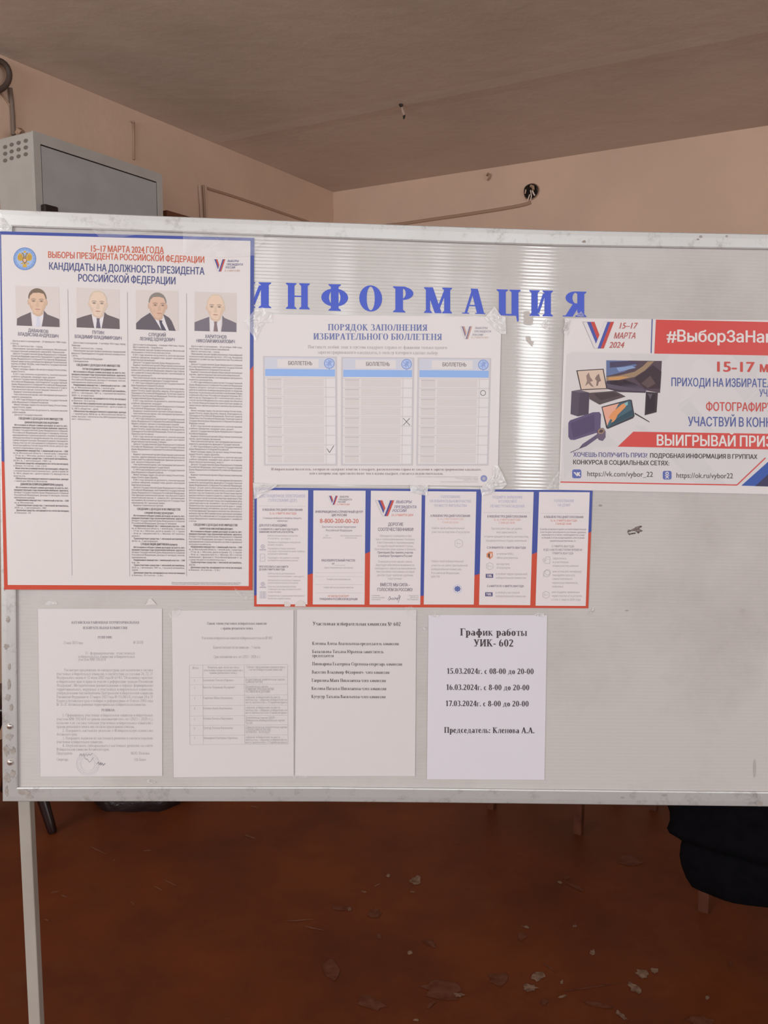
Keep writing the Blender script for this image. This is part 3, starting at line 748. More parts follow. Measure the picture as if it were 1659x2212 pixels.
# black smear of old glue on the bare right half
mb = MB(); GLUE = mat('old_black_glue', (58, 46, 44), 0.7, noise=1, scale=300, second=(120, 108, 104))
for pts in ([(1355, 1150), (1357, 1144), (1362, 1145), (1370, 1141), (1374, 1138), (1380, 1136), (1387, 1136), (1386, 1139), (1381, 1141), (1384, 1144), (1389, 1147), (1383, 1149), (1379, 1153), (1375, 1149), (1370, 1147), (1362, 1148), (1358, 1150)],
            [(1355, 1150), (1360, 1152), (1366, 1151), (1373, 1150), (1373, 1153), (1366, 1154), (1359, 1156)]): mb.poly(pts, .0005, GLUE)
mb.build('glue_smear', board)
GR = mat('greasy_dirt', (150, 142, 137), 0.5, div=PRINT)
DT = mat('faint_dirt', (170, 162, 157), 0.3, div=PRINT)
for x, y, rx, ry, m_ in ((1297, 1092, 4, 2.5, GR), (1640, 1736, 8, 6, GR), (1436, 1718, 6, 2.4, GR), (1354, 1319, 4, 1.5, GR), (1345, 1723, 5, 2, GR), (1508, 517, 3, 2, GR), (1514, 511, 3.5, 3, GR), (1570, 510, 2.4, 2.4, GR), (1605, 1320, 5, 5, DT), (1630, 1660, 3, 20, DT)):
    mb = MB(); mb.ell(x, y, rx, ry, .0056 if (y > 1709 or y < 530) else .0004, m_, n=11); mb.build('dirt_mark', board)

GRIME = mat('grime_on_aluminium', (140, 130, 123), 0.6, noise=1, scale=160, second=(160, 151, 145), div=PRINT)
for i, (x, y, rx, ry) in enumerate([(19, 1478, 4, 14), (16, 1506, 7, 9), (24, 1528, 4, 10), (21, 1592, 9, 8), (14, 1620, 8, 14), (28, 1622, 6, 9), (16, 1682, 8, 14), (27, 1672, 6, 10), (14, 1708, 5, 12), (52, 1711, 17, 8), (64, 1722, 9, 6), (13, 1396, 7, 7), (17, 1338, 6, 7), (20, 1440, 4, 8), (10, 1272, 3, 5), (1262, 522, 5, 3), (215, 497, 4, 2)]):
    rnd = random.Random(900 + i)
    mb = MB(); n = 16
    pts = [(x + rx * (.45 + .7 * rnd.random()) * math.cos(2 * math.pi * k / n), y + ry * (.45 + .7 * rnd.random()) * math.sin(2 * math.pi * k / n)) for k in range(n)]
    c_ = bp(x, y, .0056)
    mb.add([c_] + [bp(*p_, .0056) for p_ in pts], [[0, 1 + k, 1 + (k + 1) % n] for k in range(n)], GRIME)
    mb.build('dirt_mark', board)
# ---------------------------------------------------------------- sheets stuck to the board
PAPER = mat('white_paper', (206, 199, 199), 0.5, spec=0.25, div=PRINT)
GLOSSY = mat('coated_paper', (209, 201, 200), 0.30, spec=0.4, div=PRINT)
BODY, HEADI = ink(104, 96, 95), ink(88, 80, 84)
NAVY, BLUE, RED, ORANGE = ink(78, 82, 128), ink(68, 80, 148), ink(196, 74, 58), ink(198, 104, 78)
PB, PR = ink(66, 78, 148, 0.3), ink(190, 76, 58, 0.3)
FAINT, PALE, GREYI = ink(178, 170, 170), ink(188, 180, 184), ink(140, 132, 134)
ZP = .0010                                   # how far the sheets stand off the plastic
def sheet(parent, corners, off, material, th=.00022, name='sheet', n=8, curl=None):
    "a thin sheet with real edges; curl(a, b) lifts it"
    M = quadmap(*corners, 1, 1)
    mb = MB(); rows = []
    for j_ in range(n + 1):
        rows.append([bp(*M(i / n, j_ / n), off + (curl(i / n, j_ / n) if curl else 0)) for i in range(n + 1)])
    mb.strip(rows, material)
    rim = rows[0] + [r_[-1] for r_ in rows[1:]] + rows[-1][-2::-1] + [r_[0] for r_ in rows[-2:0:-1]]
    mb.strip([rim, [p - BN * th for p in rim]], material, True)
    return mb.build(name, parent)
def rect(mb, x0, y0, x1, y1, off, m_, M=None): mb.poly([(x0, y0), (x1, y0), (x1, y1), (x0, y1)], off, m_, M)
def vlogo(mb, x0, x1, y0, y1, off, lw_=1.0, wh=None, bl=None, rd=None, edge=None):
    w, h = x1 - x0, y1 - y0
    M = lambda u, v: (x0 + u * w, y0 + v * h)
    wh, bl, rd, edge = wh or ink(206, 199, 199), bl or ink(74, 78, 140), rd or ink(190, 80, 68), edge or ink(168, 158, 164)
    mb.poly([(-.02, -.01), (.37, -.01), (.56, .58), (.70, -.01), (1.0, -.01), (.66, 1.01), (.36, 1.01)], off, edge, M)
    mb.poly([(.01, .01), (.13, .01), (.50, .97), (.37, .99)], off + .0001, wh, M)
    mb.poly([(.13, .0), (.25, .0), (.48, .70), (.44, .88)], off + .00012, bl, M)
    mb.poly([(.25, .0), (.37, .0), (.53, .50), (.48, .70)], off + .00012, rd, M)
    mb.poly([(.70, .0), (.79, .0), (.47, 1.0), (.36, 1.0)], off + .0002, wh, M)
    mb.poly([(.79, .0), (.89, .0), (.57, 1.0), (.47, 1.0)], off + .0002, bl, M)
    mb.poly([(.89, .0), (1.0, .0), (.67, 1.0), (.57, 1.0)], off + .0002, rd, M)
def logo_words(mb, lines, off, wt=.02):
    for s, x0, x1, y, cap, m_ in lines: text(mb, s, x0, y, x1, y, cap, m_, off, sans, wt, shear=.22)

# ================= candidates' poster
PT = [(0, 499.5), (549, 514), (545.2, 1275), (8.8, 1273.5)]
poster = thing('candidate_poster', 'large poster with four portraits and a blue and red border, left on the board', 'poster', bp(275, 1275, ZP))
LIFT[0] = lambda x: .0052 - .0048 * x / 549
sheet(poster, PT, ZP, GLOSSY)
mb = MB(); Z1 = ZP + .0002
def border(mb):
    # top, left, right in blue; lower parts in red; edge strips measured along the printed frame
    mb.poly([(0, 499.5), (549, 514), (548.8, 520.5), (0.3, 506.5)], Z1, PB)
    mb.poly([(0, 499.5), (2, 499.5), (9.5, 998), (3.2, 996)], Z1, PB)
    mb.poly([(3.2, 996), (9.5, 998), (16.5, 1263.5), (8.8, 1273.5)], Z1, PR)
    mb.poly([(541, 514), (549, 514), (547.2, 790), (539.6, 800)], Z1, PB)
    mb.poly([(539.6, 800), (547.2, 790), (545.2, 1275), (537.3, 1266)], Z1, PR)
    mb.poly([(8.8, 1273.5), (16.5, 1263.5), (537.3, 1266), (545.2, 1275)], Z1 + .00003, PR)
border(mb); mb.build('printed_border', poster)
# emblem
mb = MB()
EB, EB2, GOLD, GOLD2 = ink(132, 158, 204), ink(150, 174, 212), ink(200, 158, 62), ink(142, 112, 62)
mb.ell(53.5, 559, 24.6, 24.6, Z1, EB); mb.ell(53.5, 559, 24.6, 24.6, Z1 + .00008, ink(104, 130, 184), rin=.93); mb.ell(53.5, 559, 18, 18, Z1 + .00006, EB2)
for k in range(18):
    a_ = 2 * math.pi * k / 18
    mb.line([(53.5 + 19.5 * math.cos(a_), 559 + 19.5 * math.sin(a_)), (53.5 + 22 * math.cos(a_), 559 + 22 * math.sin(a_))], 1.3, Z1 + .0001, ink(108, 134, 188))
mb.build('emblem', poster)
mb = MB()
EM = lambda x, y: (53.5 + x, 559 + y)
for sx in (-1, 1):
    mb.poly([(sx * 3, -2), (sx * 6, -10), (sx * 11, -13), (sx * 15, -8), (sx * 16, -2), (sx * 14, 3), (sx * 10, 5), (sx * 5, 4)], Z1 + .00014, GOLD, EM)
    for q in range(3): mb.line([(sx * (7 + 3 * q), -9 + q), (sx * (8 + 2.6 * q), 3 - q)], .9, Z1 + .0002, GOLD2, EM)
    mb.poly([(0, -4), (sx * 3, -12), (sx * 7, -14), (sx * 6, -11), (sx * 4, -9), (sx * 3, -3)], Z1 + .00018, GOLD2, EM)
    mb.poly([(sx * 2, 7), (sx * 9, 10), (sx * 10, 12), (sx * 4, 11)], Z1 + .00014, GOLD, EM)
mb.poly([(-5, -3), (5, -3), (5.5, 5), (0, 12), (-5.5, 5)], Z1 + .00016, GOLD2, EM)
mb.poly([(-3.4, 11), (3.4, 11), (5, 17), (0, 19), (-5, 17)], Z1 + .00014, GOLD, EM)
mb.poly([(-3, 0), (3, 0), (3, 5), (0, 8), (-3, 5)], Z1 + .0002, ink(206, 170, 156), EM)
mb.poly([(-2.5, -17), (2.5, -17), (3, -13), (-3, -13)], Z1 + .0002, GOLD, EM)
mb.build('eagle', poster)
mb = MB()
for s, x0, y0, x1, y1, cap, m_ in (('15–17 МАРТА 2024 ГОДА', 194, 543.3, 354, 547.5, 14, ink(190, 96, 70)), ('ВЫБОРЫ ПРЕЗИДЕНТА РОССИЙСКОЙ ФЕДЕРАЦИИ', 103, 556.5, 442, 567.5, 13.4, ink(192, 92, 66)),
                                 ('КАНДИДАТЫ НА ДОЛЖНОСТЬ ПРЕЗИДЕНТА', 105, 582, 441.5, 593.3, 15.5, NAVY), ('РОССИЙСКОЙ ФЕДЕРАЦИИ', 168, 607.5, 380, 614.2, 15.5, NAVY)):
    text(mb, s, x0, y0, x1, y1, cap, m_, Z1, sans, .034)
mb.build('heading', poster)
mb = MB(); vlogo(mb, 459.5, 486.5, 560, 586.5, Z1, edge=ink(190, 180, 180))
logo_words(mb, [('ВЫБОРЫ', 491, 515.5, 566, 4.6, NAVY), ('ПРЕЗИДЕНТА', 489, 524.5, 573.6, 4.6, NAVY), ('РОССИИ', 486.5, 507.5, 580, 4.6, NAVY), ('15–17 МАРТА 2024', 484, 518, 586.8, 4.2, ink(206, 170, 152))], Z1)
mb.build('election_logo', poster)
SKINS = [(208, 176, 152), (214, 190, 172), (206, 172, 152), (216, 190, 170)]
def portrait(k, tl, tr, br, bl, hx, hair, jacket, tie, suit, shift=0.0, bald=0.0):
    M = quadmap(tl, tr, br, bl, 100, 92)
    mb = MB(); z = Z1
    skin = ink(*SKINS[k]); sk2 = ink(*[int(v * .945) for v in SKINS[k]]); sk3 = ink(*[int(v * .85) for v in SKINS[k]])
    rect(mb, 0, 0, 100, 92, z, ink(203, 192, 189), M)
    x = hx
    fw, ftop, fbot = 20.0, 6.0, 64.0
    cy, ry = (ftop + fbot) / 2, (fbot - ftop) / 2
    # shirt, neck, jacket halves, tie
    mb.poly([(x - 14 + shift, 62), (x + 14 + shift, 62), (x + 12 + shift * 2.2, 92), (x - 12 + shift * 2.2, 92)], z + .00005, ink(212, 206, 210), M)
    mb.poly([(x - 11, 48), (x + 11, 48), (x + 12, 64), (x + 2 + shift * .4, 71), (x - 12, 64)], z + .00008, sk2, M)
    jk = ink(*jacket); jd = ink(*[int(v * .84) for v in jacket])
    for s_, pts in enumerate(suit): mb.poly(pts, z + .00011, jk, M)
    for pts in suit:
        a_, b_ = pts[1], pts[-1]
    tx = x + shift
    if tie: mb.poly([(tx - 4, 69), (tx + 4, 69), (tx + 3, 74), (tx + 6 + shift, 92), (tx - 5 + shift, 92), (tx - 3, 74)], z + .00014, ink(*tie), M)
    # ears, head with narrower jaw
    for sx in (-1, 1): mb.ell(x + sx * fw * 1.03, 37, 2.6, 6.5, z + .00013, sk2, M, 12)
    head = []
    for q in range(40):
        t_ = 2 * math.pi * q / 40
        c_, s_ = math.cos(t_), math.sin(t_)
        w_ = fw * (1.0 - (.24 * max(0, s_) ** 1.6))
        head.append((x + w_ * c_ * (abs(c_) ** -.08 if c_ else 1), cy + ry * s_))
    mb.poly(head, z + .00016, skin, M)
    # soft modelling printed in the photo: cheek and jaw shade, eyes, brows, nose, mouth
    mb.poly([(x + fw * .98, 30), (x + fw * .92, 46), (x + fw * .62, 58), (x + 6, 63), (x + fw * .52, 50), (x + fw * .74, 36)], z + .00019, sk2, M)
    mb.poly([(x - fw * .98, 34), (x - fw * .9, 48), (x - fw * .55, 59), (x - fw * .66, 46)], z + .00019, sk2, M)
    for sx in (-1, 1):
        ex = x + sx * 9 + shift * .5
        mb.poly([(ex - 6, 29.5), (ex, 28), (ex + 6, 29.5), (ex + 5.5, 31), (ex, 30), (ex - 5.5, 31)], z + .00022, ink(*[int(v * .74) for v in SKINS[k]]), M)
        mb.ell(ex, 34, 5.4, 2.6, z + .00021, sk3, M, 14); mb.ell(ex, 34, 1.9, 1.6, z + .00024, ink(118, 102, 98), M, 10)
        mb.poly([(ex + sx * 1, 44), (ex + sx * 5, 47), (ex + sx * 3, 53)], z + .00021, sk2, M)
    nx = x + shift * .6
    mb.poly([(nx - 1, 33), (nx + 1.5, 33), (nx + 4, 44), (nx + 2, 46.5), (nx - 3, 46.5), (nx - 4.4, 44.5)], z + .00021, sk2, M)
    mb.poly([(nx - 4, 45), (nx, 47.6), (nx + 4, 45), (nx + 2, 47.4), (nx - 2, 47.4)], z + .00023, sk3, M)
    mb.poly([(nx - 7, 52.4), (nx - 1, 51.4), (nx + 7, 52.4), (nx + 4, 54), (nx - 4, 54)], z + .00022, ink(176, 128, 118), M)
    mb.poly([(nx - 4, 57), (nx + 4, 57), (nx + 2, 58.4), (nx - 2, 58.4)], z + .00021, sk2, M)
    # hair: a cap with a hairline, thin at the sides when bald
    hk = ink(*hair)
    top = []
    for q in range(25):
        t_ = math.pi + math.pi * q / 24
        top.append((x + fw * 1.05 * math.cos(t_), cy - 8 + (ry - 6.5) * math.sin(t_)))
    line_ = [(x + fw * .97, 31), (x + fw * .88, 24), (x + fw * .72, 17 - bald), (x + 4, 14.5 - bald), (x - fw * .5, 15.5 - bald), (x - fw * .84, 22), (x - fw * .96, 31)]
    n_ = len(top)
    inner = []
    for q in range(n_):
        f_ = q / (n_ - 1) * (len(line_) - 1); i_ = min(int(f_), len(line_) - 2); g_ = f_ - i_
        L_ = line_[::-1]
        inner.append((L_[i_][0] * (1 - g_) + L_[i_ + 1][0] * g_, L_[i_][1] * (1 - g_) + L_[i_ + 1][1] * g_))
    mb.strip([[bp(*M(*p), z + .00026) for p in top], [bp(*M(*p), z + .00026) for p in inner]], hk)
    o = mb.build('portrait', poster); return o
J1, J2 = (104, 92, 96), (110, 98, 102)
o = portrait(0, (32.8, 617.2), (127.3, 619.7), (129.5, 706.6), (35.3, 703), 50, (116, 98, 84), J1, (196, 196, 208),
         [[(34, 60), (36, 92), (1, 92), (2, 76), (10, 71)], [(64, 55), (72, 64), (92, 71), (99, 74), (99, 92), (58, 92), (62, 74)]]); o['label'] = 'portrait of a person in a dark jacket with short brown hair'
o = portrait(1, (165, 621), (257.8, 625.6), (258.4, 710.8), (165.6, 707), 50, (200, 182, 164), J1, (104, 94, 110),
         [[(35, 60), (37, 72), (41, 92), (0, 92), (0, 72), (16, 66)], [(65, 54), (72, 60), (88, 65), (99.5, 69), (100, 92), (58, 92), (62, 72)]], bald=6); o['label'] = 'portrait of a person with thin fair hair and a dark tie'
o = portrait(2, (293.3, 626), (384.8, 629), (386, 715), (294, 711.4), 51, (134, 126, 120), (98, 90, 98), (84, 80, 96),
         [[(33, 52), (45, 68), (60, 92), (0, 92), (0, 78), (12, 66)], [(64, 54), (78, 62), (84, 70), (93, 92), (77, 92), (70, 74)]], shift=7); o['label'] = 'portrait of a person turned aside with grey hair'
o = portrait(3, (420.2, 629.8), (511, 632.9), (511, 717.3), (420.2, 714.7), 50, (204, 186, 168), (116, 108, 118), (132, 112, 116),
         [[(35, 58), (36, 92), (0, 92), (0, 72), (14, 66)], [(66, 54), (72, 60), (88, 66), (99.5, 71), (99.5, 92), (63, 92), (66, 74)]], bald=7); o['label'] = 'portrait of a person with receding pale hair and a mauve tie'
for rows_ in ([('ДАВАНКОВ', 60.5, 716.5, 104.5, 720), ('ВЛАДИСЛАВ АНДРЕЕВИЧ', 38.5, 724.5, 126.5, 730)], [('ПУТИН', 199, 721, 225, 722.5), ('ВЛАДИМИР ВЛАДИМИРОВИЧ', 161, 730, 263, 734.4)],
              [('СЛУЦКИЙ', 320.5, 726, 358.5, 727.4), ('ЛЕОНИД ЭДУАРДОВИЧ', 301.5, 735, 377.5, 737.6)], [('ХАРИТОНОВ', 442.5, 730, 489.5, 731.5), ('НИКОЛАЙ МИХАЙЛОВИЧ', 424, 739.4, 507.5, 741.6)]):
    mb = MB()
    for s, x0, y0, x1, y1 in rows_: text(mb, s, x0, y0, x1, y1, 7.2, ink(110, 104, 122), Z1, sans, .03)
    mb.build('candidate_name', poster)
for pts in ([(146.5, 625), (151, 900), (155.5, 1243)], [(275, 631), (277.5, 900), (280.2, 1245)], [(403, 634), (403, 1245)]):
    mb = MB(); mb.line(pts, .9, Z1, ink(150, 142, 144)); mb.build('column_rule', poster)
WORDS = ('Государственной Думы Федерального Собрания Российской Федерации депутат заместитель Председателя Комитета член фракции политической партии '
         'года рождения город Москва место жительства образование высшее профессиональное основное место работы занимаемая должность '
         'Источники и общая сумма доходов за шесть лет предшествующих году назначения выборов недвижимое имущество квартира земельный участок жилой дом кв. м г. '
         'транспортные средства легковой автомобиль денежные средства находящиеся на счетах во вкладах в банках счетов руб. иное участие в коммерческих организациях '
         'доля в праве обязательства имущественного характера за заслуги перед Отечеством орден медаль почетная грамота Правительства Президента с по 2003 2011 2018 гг.').split()
DUTY = ['Депутат Государственной Думы Федерального Собрания Российской Федерации, член Комитета Государственной Думы Федерального Собрания Российской Федерации, член фракции политической партии, член Высшего Совета политической партии.',
        'Выдвинут политической партией «Общественная политическая партия», зарегистрирован Центральной избирательной комиссией Российской Федерации.',
        'Член политической партии, член президиума Центрального комитета, руководитель фракции в Государственной Думе Федерального Собрания Российской Федерации.',
        'С 1993 года избирался депутатом Государственной Думы Федерального Собрания Российской Федерации первого, второго, третьего и последующих созывов, работал в комитетах по международным делам, по аграрным вопросам, по региональной политике и проблемам Севера и Дальнего Востока.',
        'Имеет награды: орден «За заслуги перед Отечеством», орден Почета, орден Дружбы, медаль, Благодарность Президента Российской Федерации, Почетная грамота Правительства Российской Федерации, Почетная грамота Государственной Думы Федерального Собрания Российской Федерации, почетное звание «Заслуженный работник сельского хозяйства Российской Федерации».',
        'В 2011 году назначен на должность, окончил высшее учебное заведение, кандидат наук, доцент, возглавлял общественную организацию.']
INCOME = {1: ['Недвижимое имущество: 1 земельный участок – 1200 кв. м, Московская область, 1 жилой дом, 1 квартира – 77 кв. м, г. Москва, доля в праве 1/2, 1 гараж – 18 кв. м, 1 машино-место, г. Москва.', 'Транспортные средства: 1 легковой автомобиль, 2018 г.в., 1 автоприцеп, 1987 г.в., 1 грузовой автомобиль, 2009 г.в.', 'Денежные средства, находящиеся на счетах (во вкладах) в банках: 10 счетов – 3 361 115,91 руб.', 'Иное участие в коммерческих организациях: общество с ограниченной ответственностью – доля в праве 50 %, 100 %, общество – доля в праве 5 %.', 'Обязательства имущественного характера: аренда – 1 жилой дом, 900,8 кв. м, Московская область, наем.'],
          2: 'Источники и общая сумма доходов за шесть лет, предшествующих году назначения выборов: зарплата, Аппарат Государственной Думы Федерального Собрания Российской Федерации, доходы от вкладов, пенсия, единовременная социальная выплата, пособие по временной нетрудоспособности, продажа имущества, всего доходов'}
def s_at(y): return .0325 - .0000369 * (y - 620)
def column(k, x0, x1, y0, y1, paras, lean0, lean1):
    "paras: ('p', lines, last line's share, bold lines) | ('h', text, from, to)"
    mb = MB(); rnd = random.Random(40 + k)
    units = sum(p[1] if p[0] == 'p' else p[4] for p in paras)
    pit = (y1 - y0) / (units - 1); y = y0; nd = k; ni = 0
    def ln(s, a, b_, y, m_, wt, cap):
        xa = x0 + lean0 * (y - y0) / 500; xb = x1 + lean1 * (y - y0) / 500
        p, q = xa + (xb - xa) * a, xa + (xb - xa) * b_
        sl = s_at(y)
        text(mb, s, p, y + sl * (p - xa), q, y + sl * (q - xa), cap, m_, Z1, sans, wt)
    for p in paras:
        if p[0] == 'p':
            feed = (p[4] if len(p) > 4 else (INCOME[1][ni % 5] if p[3] == 1 else INCOME[2] if p[3] else DUTY[nd % len(DUTY)])).split()
            nd += 0 if p[3] else 1; ni = ni + 1 if p[3] == 1 else 0 if p[3] == 2 else ni
            for i in range(p[1]):
                last = i == p[1] - 1
                a = .035 if i == 0 else 0.0
                b_ = p[2] if last else 1.0
                want = int(50 * (b_ - a)); s = ''
                while len(s) < want - 3 and feed: s += (' ' if s else '') + feed.pop(0)
                if len(s) < want - 3:
                    while len(s) < want: s += (' ' if s else '') + rnd.choice(WORDS)
                    s = s[:max(3, want)].strip()
                if last: s = s.rstrip('.,') + '.'
                bold = i < p[3]
                ln(s, a, b_, y + 1.8, HEADI if bold else BODY, .03 if bold else .004, 3.7)
                y += pit
        else:
            y += pit * (p[4] - 1) * .55
            ln(p[1], p[2], p[3], y + 2, HEADI, .035, 4.6 if p[4] > 1.3 else 4.0)
            y += pit * (1 + (p[4] - 1) * .45)
    o = mb.build('text_column', poster); return o
SV = 'СВЕДЕНИЯ О ДОХОДАХ И ИХ ИМУЩЕСТВЕ'
column(0, 22.5, 143.5, 736, 1107.5, [('p', 2, .15, 0, 'Дата и место рождения – 29 февраля 1984 года, город Смоленск.'), ('p', 1, .58, 0, 'Место жительства – город Москва.'), ('p', 2, .97, 0, 'Образование: высшее профессиональное, Московский государственный университет имени М.В. Ломоносова, 2006 год.'), ('p', 6, .36, 0, 'Депутат Государственной Думы Федерального Собрания Российской Федерации, заместитель Председателя Государственной Думы Федерального Собрания Российской Федерации, первый заместитель руководителя фракции Политической партии «НОВЫЕ ЛЮДИ», член Комитета Государственной Думы по бюджету и налогам.'), ('p', 2, .25, 0), ('p', 2, .8, 0), ('p', 5, .92, 0), ('p', 1, .56, 0), ('p', 2, .37, 0), ('p', 2, .66, 0), ('p', 2, .36, 0), ('p', 2, .25, 0), ('p', 1, .55, 0),
    ('h', SV, .11, .92, 1.8), ('h', 'ДАВАНКОВ ВЛАДИСЛАВ АНДРЕЕВИЧ', .22, .84, 1.2), ('p', 10, .55, 2), ('p', 3, .98, 1), ('p', 2, .70, 1), ('p', 2, .62, 1), ('p', 4, .22, 1), ('p', 2, .62, 1), ('h', 'ДАВАНКОВА ЮЛИЯ ВЛАДИМИРОВНА (супруга)', .12, .90, 1.5), ('p', 5, .38, 2), ('p', 2, .36, 1), ('p', 2, .6, 1), ('p', 2, .31, 1)], 11.5, 7)
column(1, 154, 271, 740, 905, [('p', 2, .17, 0, 'Дата и место рождения – 7 октября 1952 года, город Ленинград.'), ('p', 1, .58, 0, 'Место жительства – город Москва.'), ('p', 3, .13, 0, 'Образование: высшее профессиональное, юридический факультет Ленинградского государственного университета, 1975 год.'), ('p', 1, .58, 0, 'Президент Российской Федерации.'), ('p', 1, .32, 0, 'Самовыдвижение.'), ('h', SV, .09, .90, 1.8), ('h', 'ПУТИН ВЛАДИМИР ВЛАДИМИРОВИЧ', .20, .84, 1.2),
    ('p', 5, .6, 2), ('p', 2, .8, 1), ('p', 3, .42, 1), ('p', 2, .48, 1), ('p', 3, .5, 1), ('p', 4, .36, 1)], 2, 4)
column(2, 283, 398.5, 744, 1242.5, [('p', 1, 1.0, 0, 'Дата и место рождения – 4 января 1968 года, город Москва.'), ('p', 1, .6, 0, 'Место жительства – город Москва.'), ('p', 2, .75, 0, 'Образование: высшее профессиональное, Московский экономико-статистический институт, 1990 год.'), ('p', 3, .45, 0), ('p', 1, .92, 0), ('p', 5, .4, 0), ('p', 2, .88, 0), ('p', 2, .62, 0), ('p', 5, .63, 0), ('p', 2, .58, 0), ('p', 2, .76, 0), ('p', 1, .96, 0), ('p', 2, .47, 0), ('p', 3, .9, 0), ('p', 4, .42, 0), ('p', 3, .66, 0),
    ('p', 4, .12, 0), ('p', 4, .55, 0), ('p', 2, .72, 0), ('p', 2, .6, 0), ('p', 2, .5, 0), ('p', 3, .36, 0), ('p', 7, .63, 0), ('p', 1, .6, 0), ('h', SV, .10, .92, 1.8), ('h', 'СЛУЦКИЙ ЛЕОНИД ЭДУАРДОВИЧ', .24, .79, 1.2), ('p', 4, .85, 2), ('p', 5, .16, 1), ('p', 2, .5, 1),
    ('h', 'СЛУЦКАЯ ЛИДИЯ ДМИТРИЕВНА (супруга)', .17, .86, 1.4), ('p', 5, .28, 2), ('p', 2, .16, 1), ('p', 3, .13, 1), ('p', 2, .6, 1)], 1.5, 1)
column(3, 408.5, 523.5, 747.5, 1231, [('p', 2, .76, 0, 'Дата и место рождения – 30 октября 1948 года, село Резино, Усть-Тарского района Новосибирской области.'), ('p', 1, .58, 0, 'Место жительства – город Москва.'), ('p', 4, .14, 0, 'Образование: высшее профессиональное, Новосибирский сельскохозяйственный институт, 1972 год, Академия народного хозяйства при Правительстве Российской Федерации, 1999 год.'), ('p', 3, .78, 0), ('p', 2, .96, 0), ('p', 2, .45, 0), ('p', 11, .14, 0), ('p', 6, .3, 0), ('p', 2, .85, 0), ('p', 2, .35, 0), ('p', 2, .6, 0), ('p', 2, .96, 0), ('p', 2, .75, 0), ('p', 2, .58, 0), ('p', 3, .66, 0), ('p', 4, .12, 0),
    ('p', 2, .14, 0), ('p', 17, .15, 0), ('h', SV, .09, .92, 1.8), ('h', 'ХАРИТОНОВ НИКОЛАЙ МИХАЙЛОВИЧ', .20, .83, 1.2), ('p', 6, .42, 2), ('p', 6, .70, 1), ('p', 2, .13, 1), ('p', 2, .6, 1)], -1, -1)
mb = MB()
text(mb, 'Плакат изготовлен по заказу Центральной избирательной комиссии Российской Федерации. Изготовлено по заказу № 2024.', 370.5, 1259.5, 520.5, 1260.5, 2.6, GREYI, Z1, sans, .0)
text(mb, 'Отпечатано в типографии, Российская Федерация, г. Москва. Тираж экз. Дата изготовления февраль 2024 года. Бесплатно.', 370.5, 1262.7, 518, 1263.4, 2.6, GREYI, Z1, sans, .0)
mb.build('imprint', poster)

# ================= ballot poster
LIFT[0] = None
ZB = ZP + .0006; Z2 = ZB + .0002
ballot = thing('ballot_poster', 'pale poster showing three sample ballot papers with blue bars, under the blue lettering', 'poster', bp(810, 1050, ZB))
sheet(ballot, [(548, 679), (1083, 684.5), (1075, 1050), (549, 1046)], ZB, GLOSSY)
TB = ink(110, 118, 166)  # window glare veiling this poster is put into its lightened ink colours
mb = MB()
text(mb, 'ПОРЯДОК ЗАПОЛНЕНИЯ', 708, 713.5, 923.5, 714.6, 13.6, TB, Z2, serif, 1)
text(mb, 'ИЗБИРАТЕЛЬНОГО БЮЛЛЕТЕНЯ', 676.5, 733.4, 955, 734.6, 13.6, TB, Z2, serif, 1)
mb.build('heading', ballot)
mb = MB(); SUB = ink(158, 148, 150)
text(mb, 'Поставьте любой знак в пустом квадрате справа от фамилии только одного', 665, 752.5, 966, 754, 7, SUB, Z2, serif, 0)
text(mb, 'зарегистрированного кандидата, в пользу которого сделан выбор', 685.5, 764, 945.5, 765.5, 7, SUB, Z2, serif, 0)
mb.build('instruction', ballot)
mb = MB(); vlogo(mb, 994, 1019.5, 705, 732.4, Z2, edge=ink(190, 180, 180), bl=ink(120, 112, 140), rd=ink(196, 150, 136))
LG = ink(150, 144, 160)
logo_words(mb, [('ВЫБОРЫ', 1026, 1053, 710.6, 4.4, LG), ('ПРЕЗИДЕНТА', 1023.5, 1060.5, 718, 4.4, LG), ('РОССИИ', 1020, 1043, 725.4, 4.4, LG), ('15–17 МАРТА 2024', 1017, 1054.5, 731, 4, ink(210, 188, 174))], Z2)
mb.build('election_logo', ballot)
FR, HD, CELL, WH, BAR = ink(192, 186, 190), ink(196, 196, 208), ink(202, 193, 192), ink(212, 205, 204), ink(142, 172, 222)
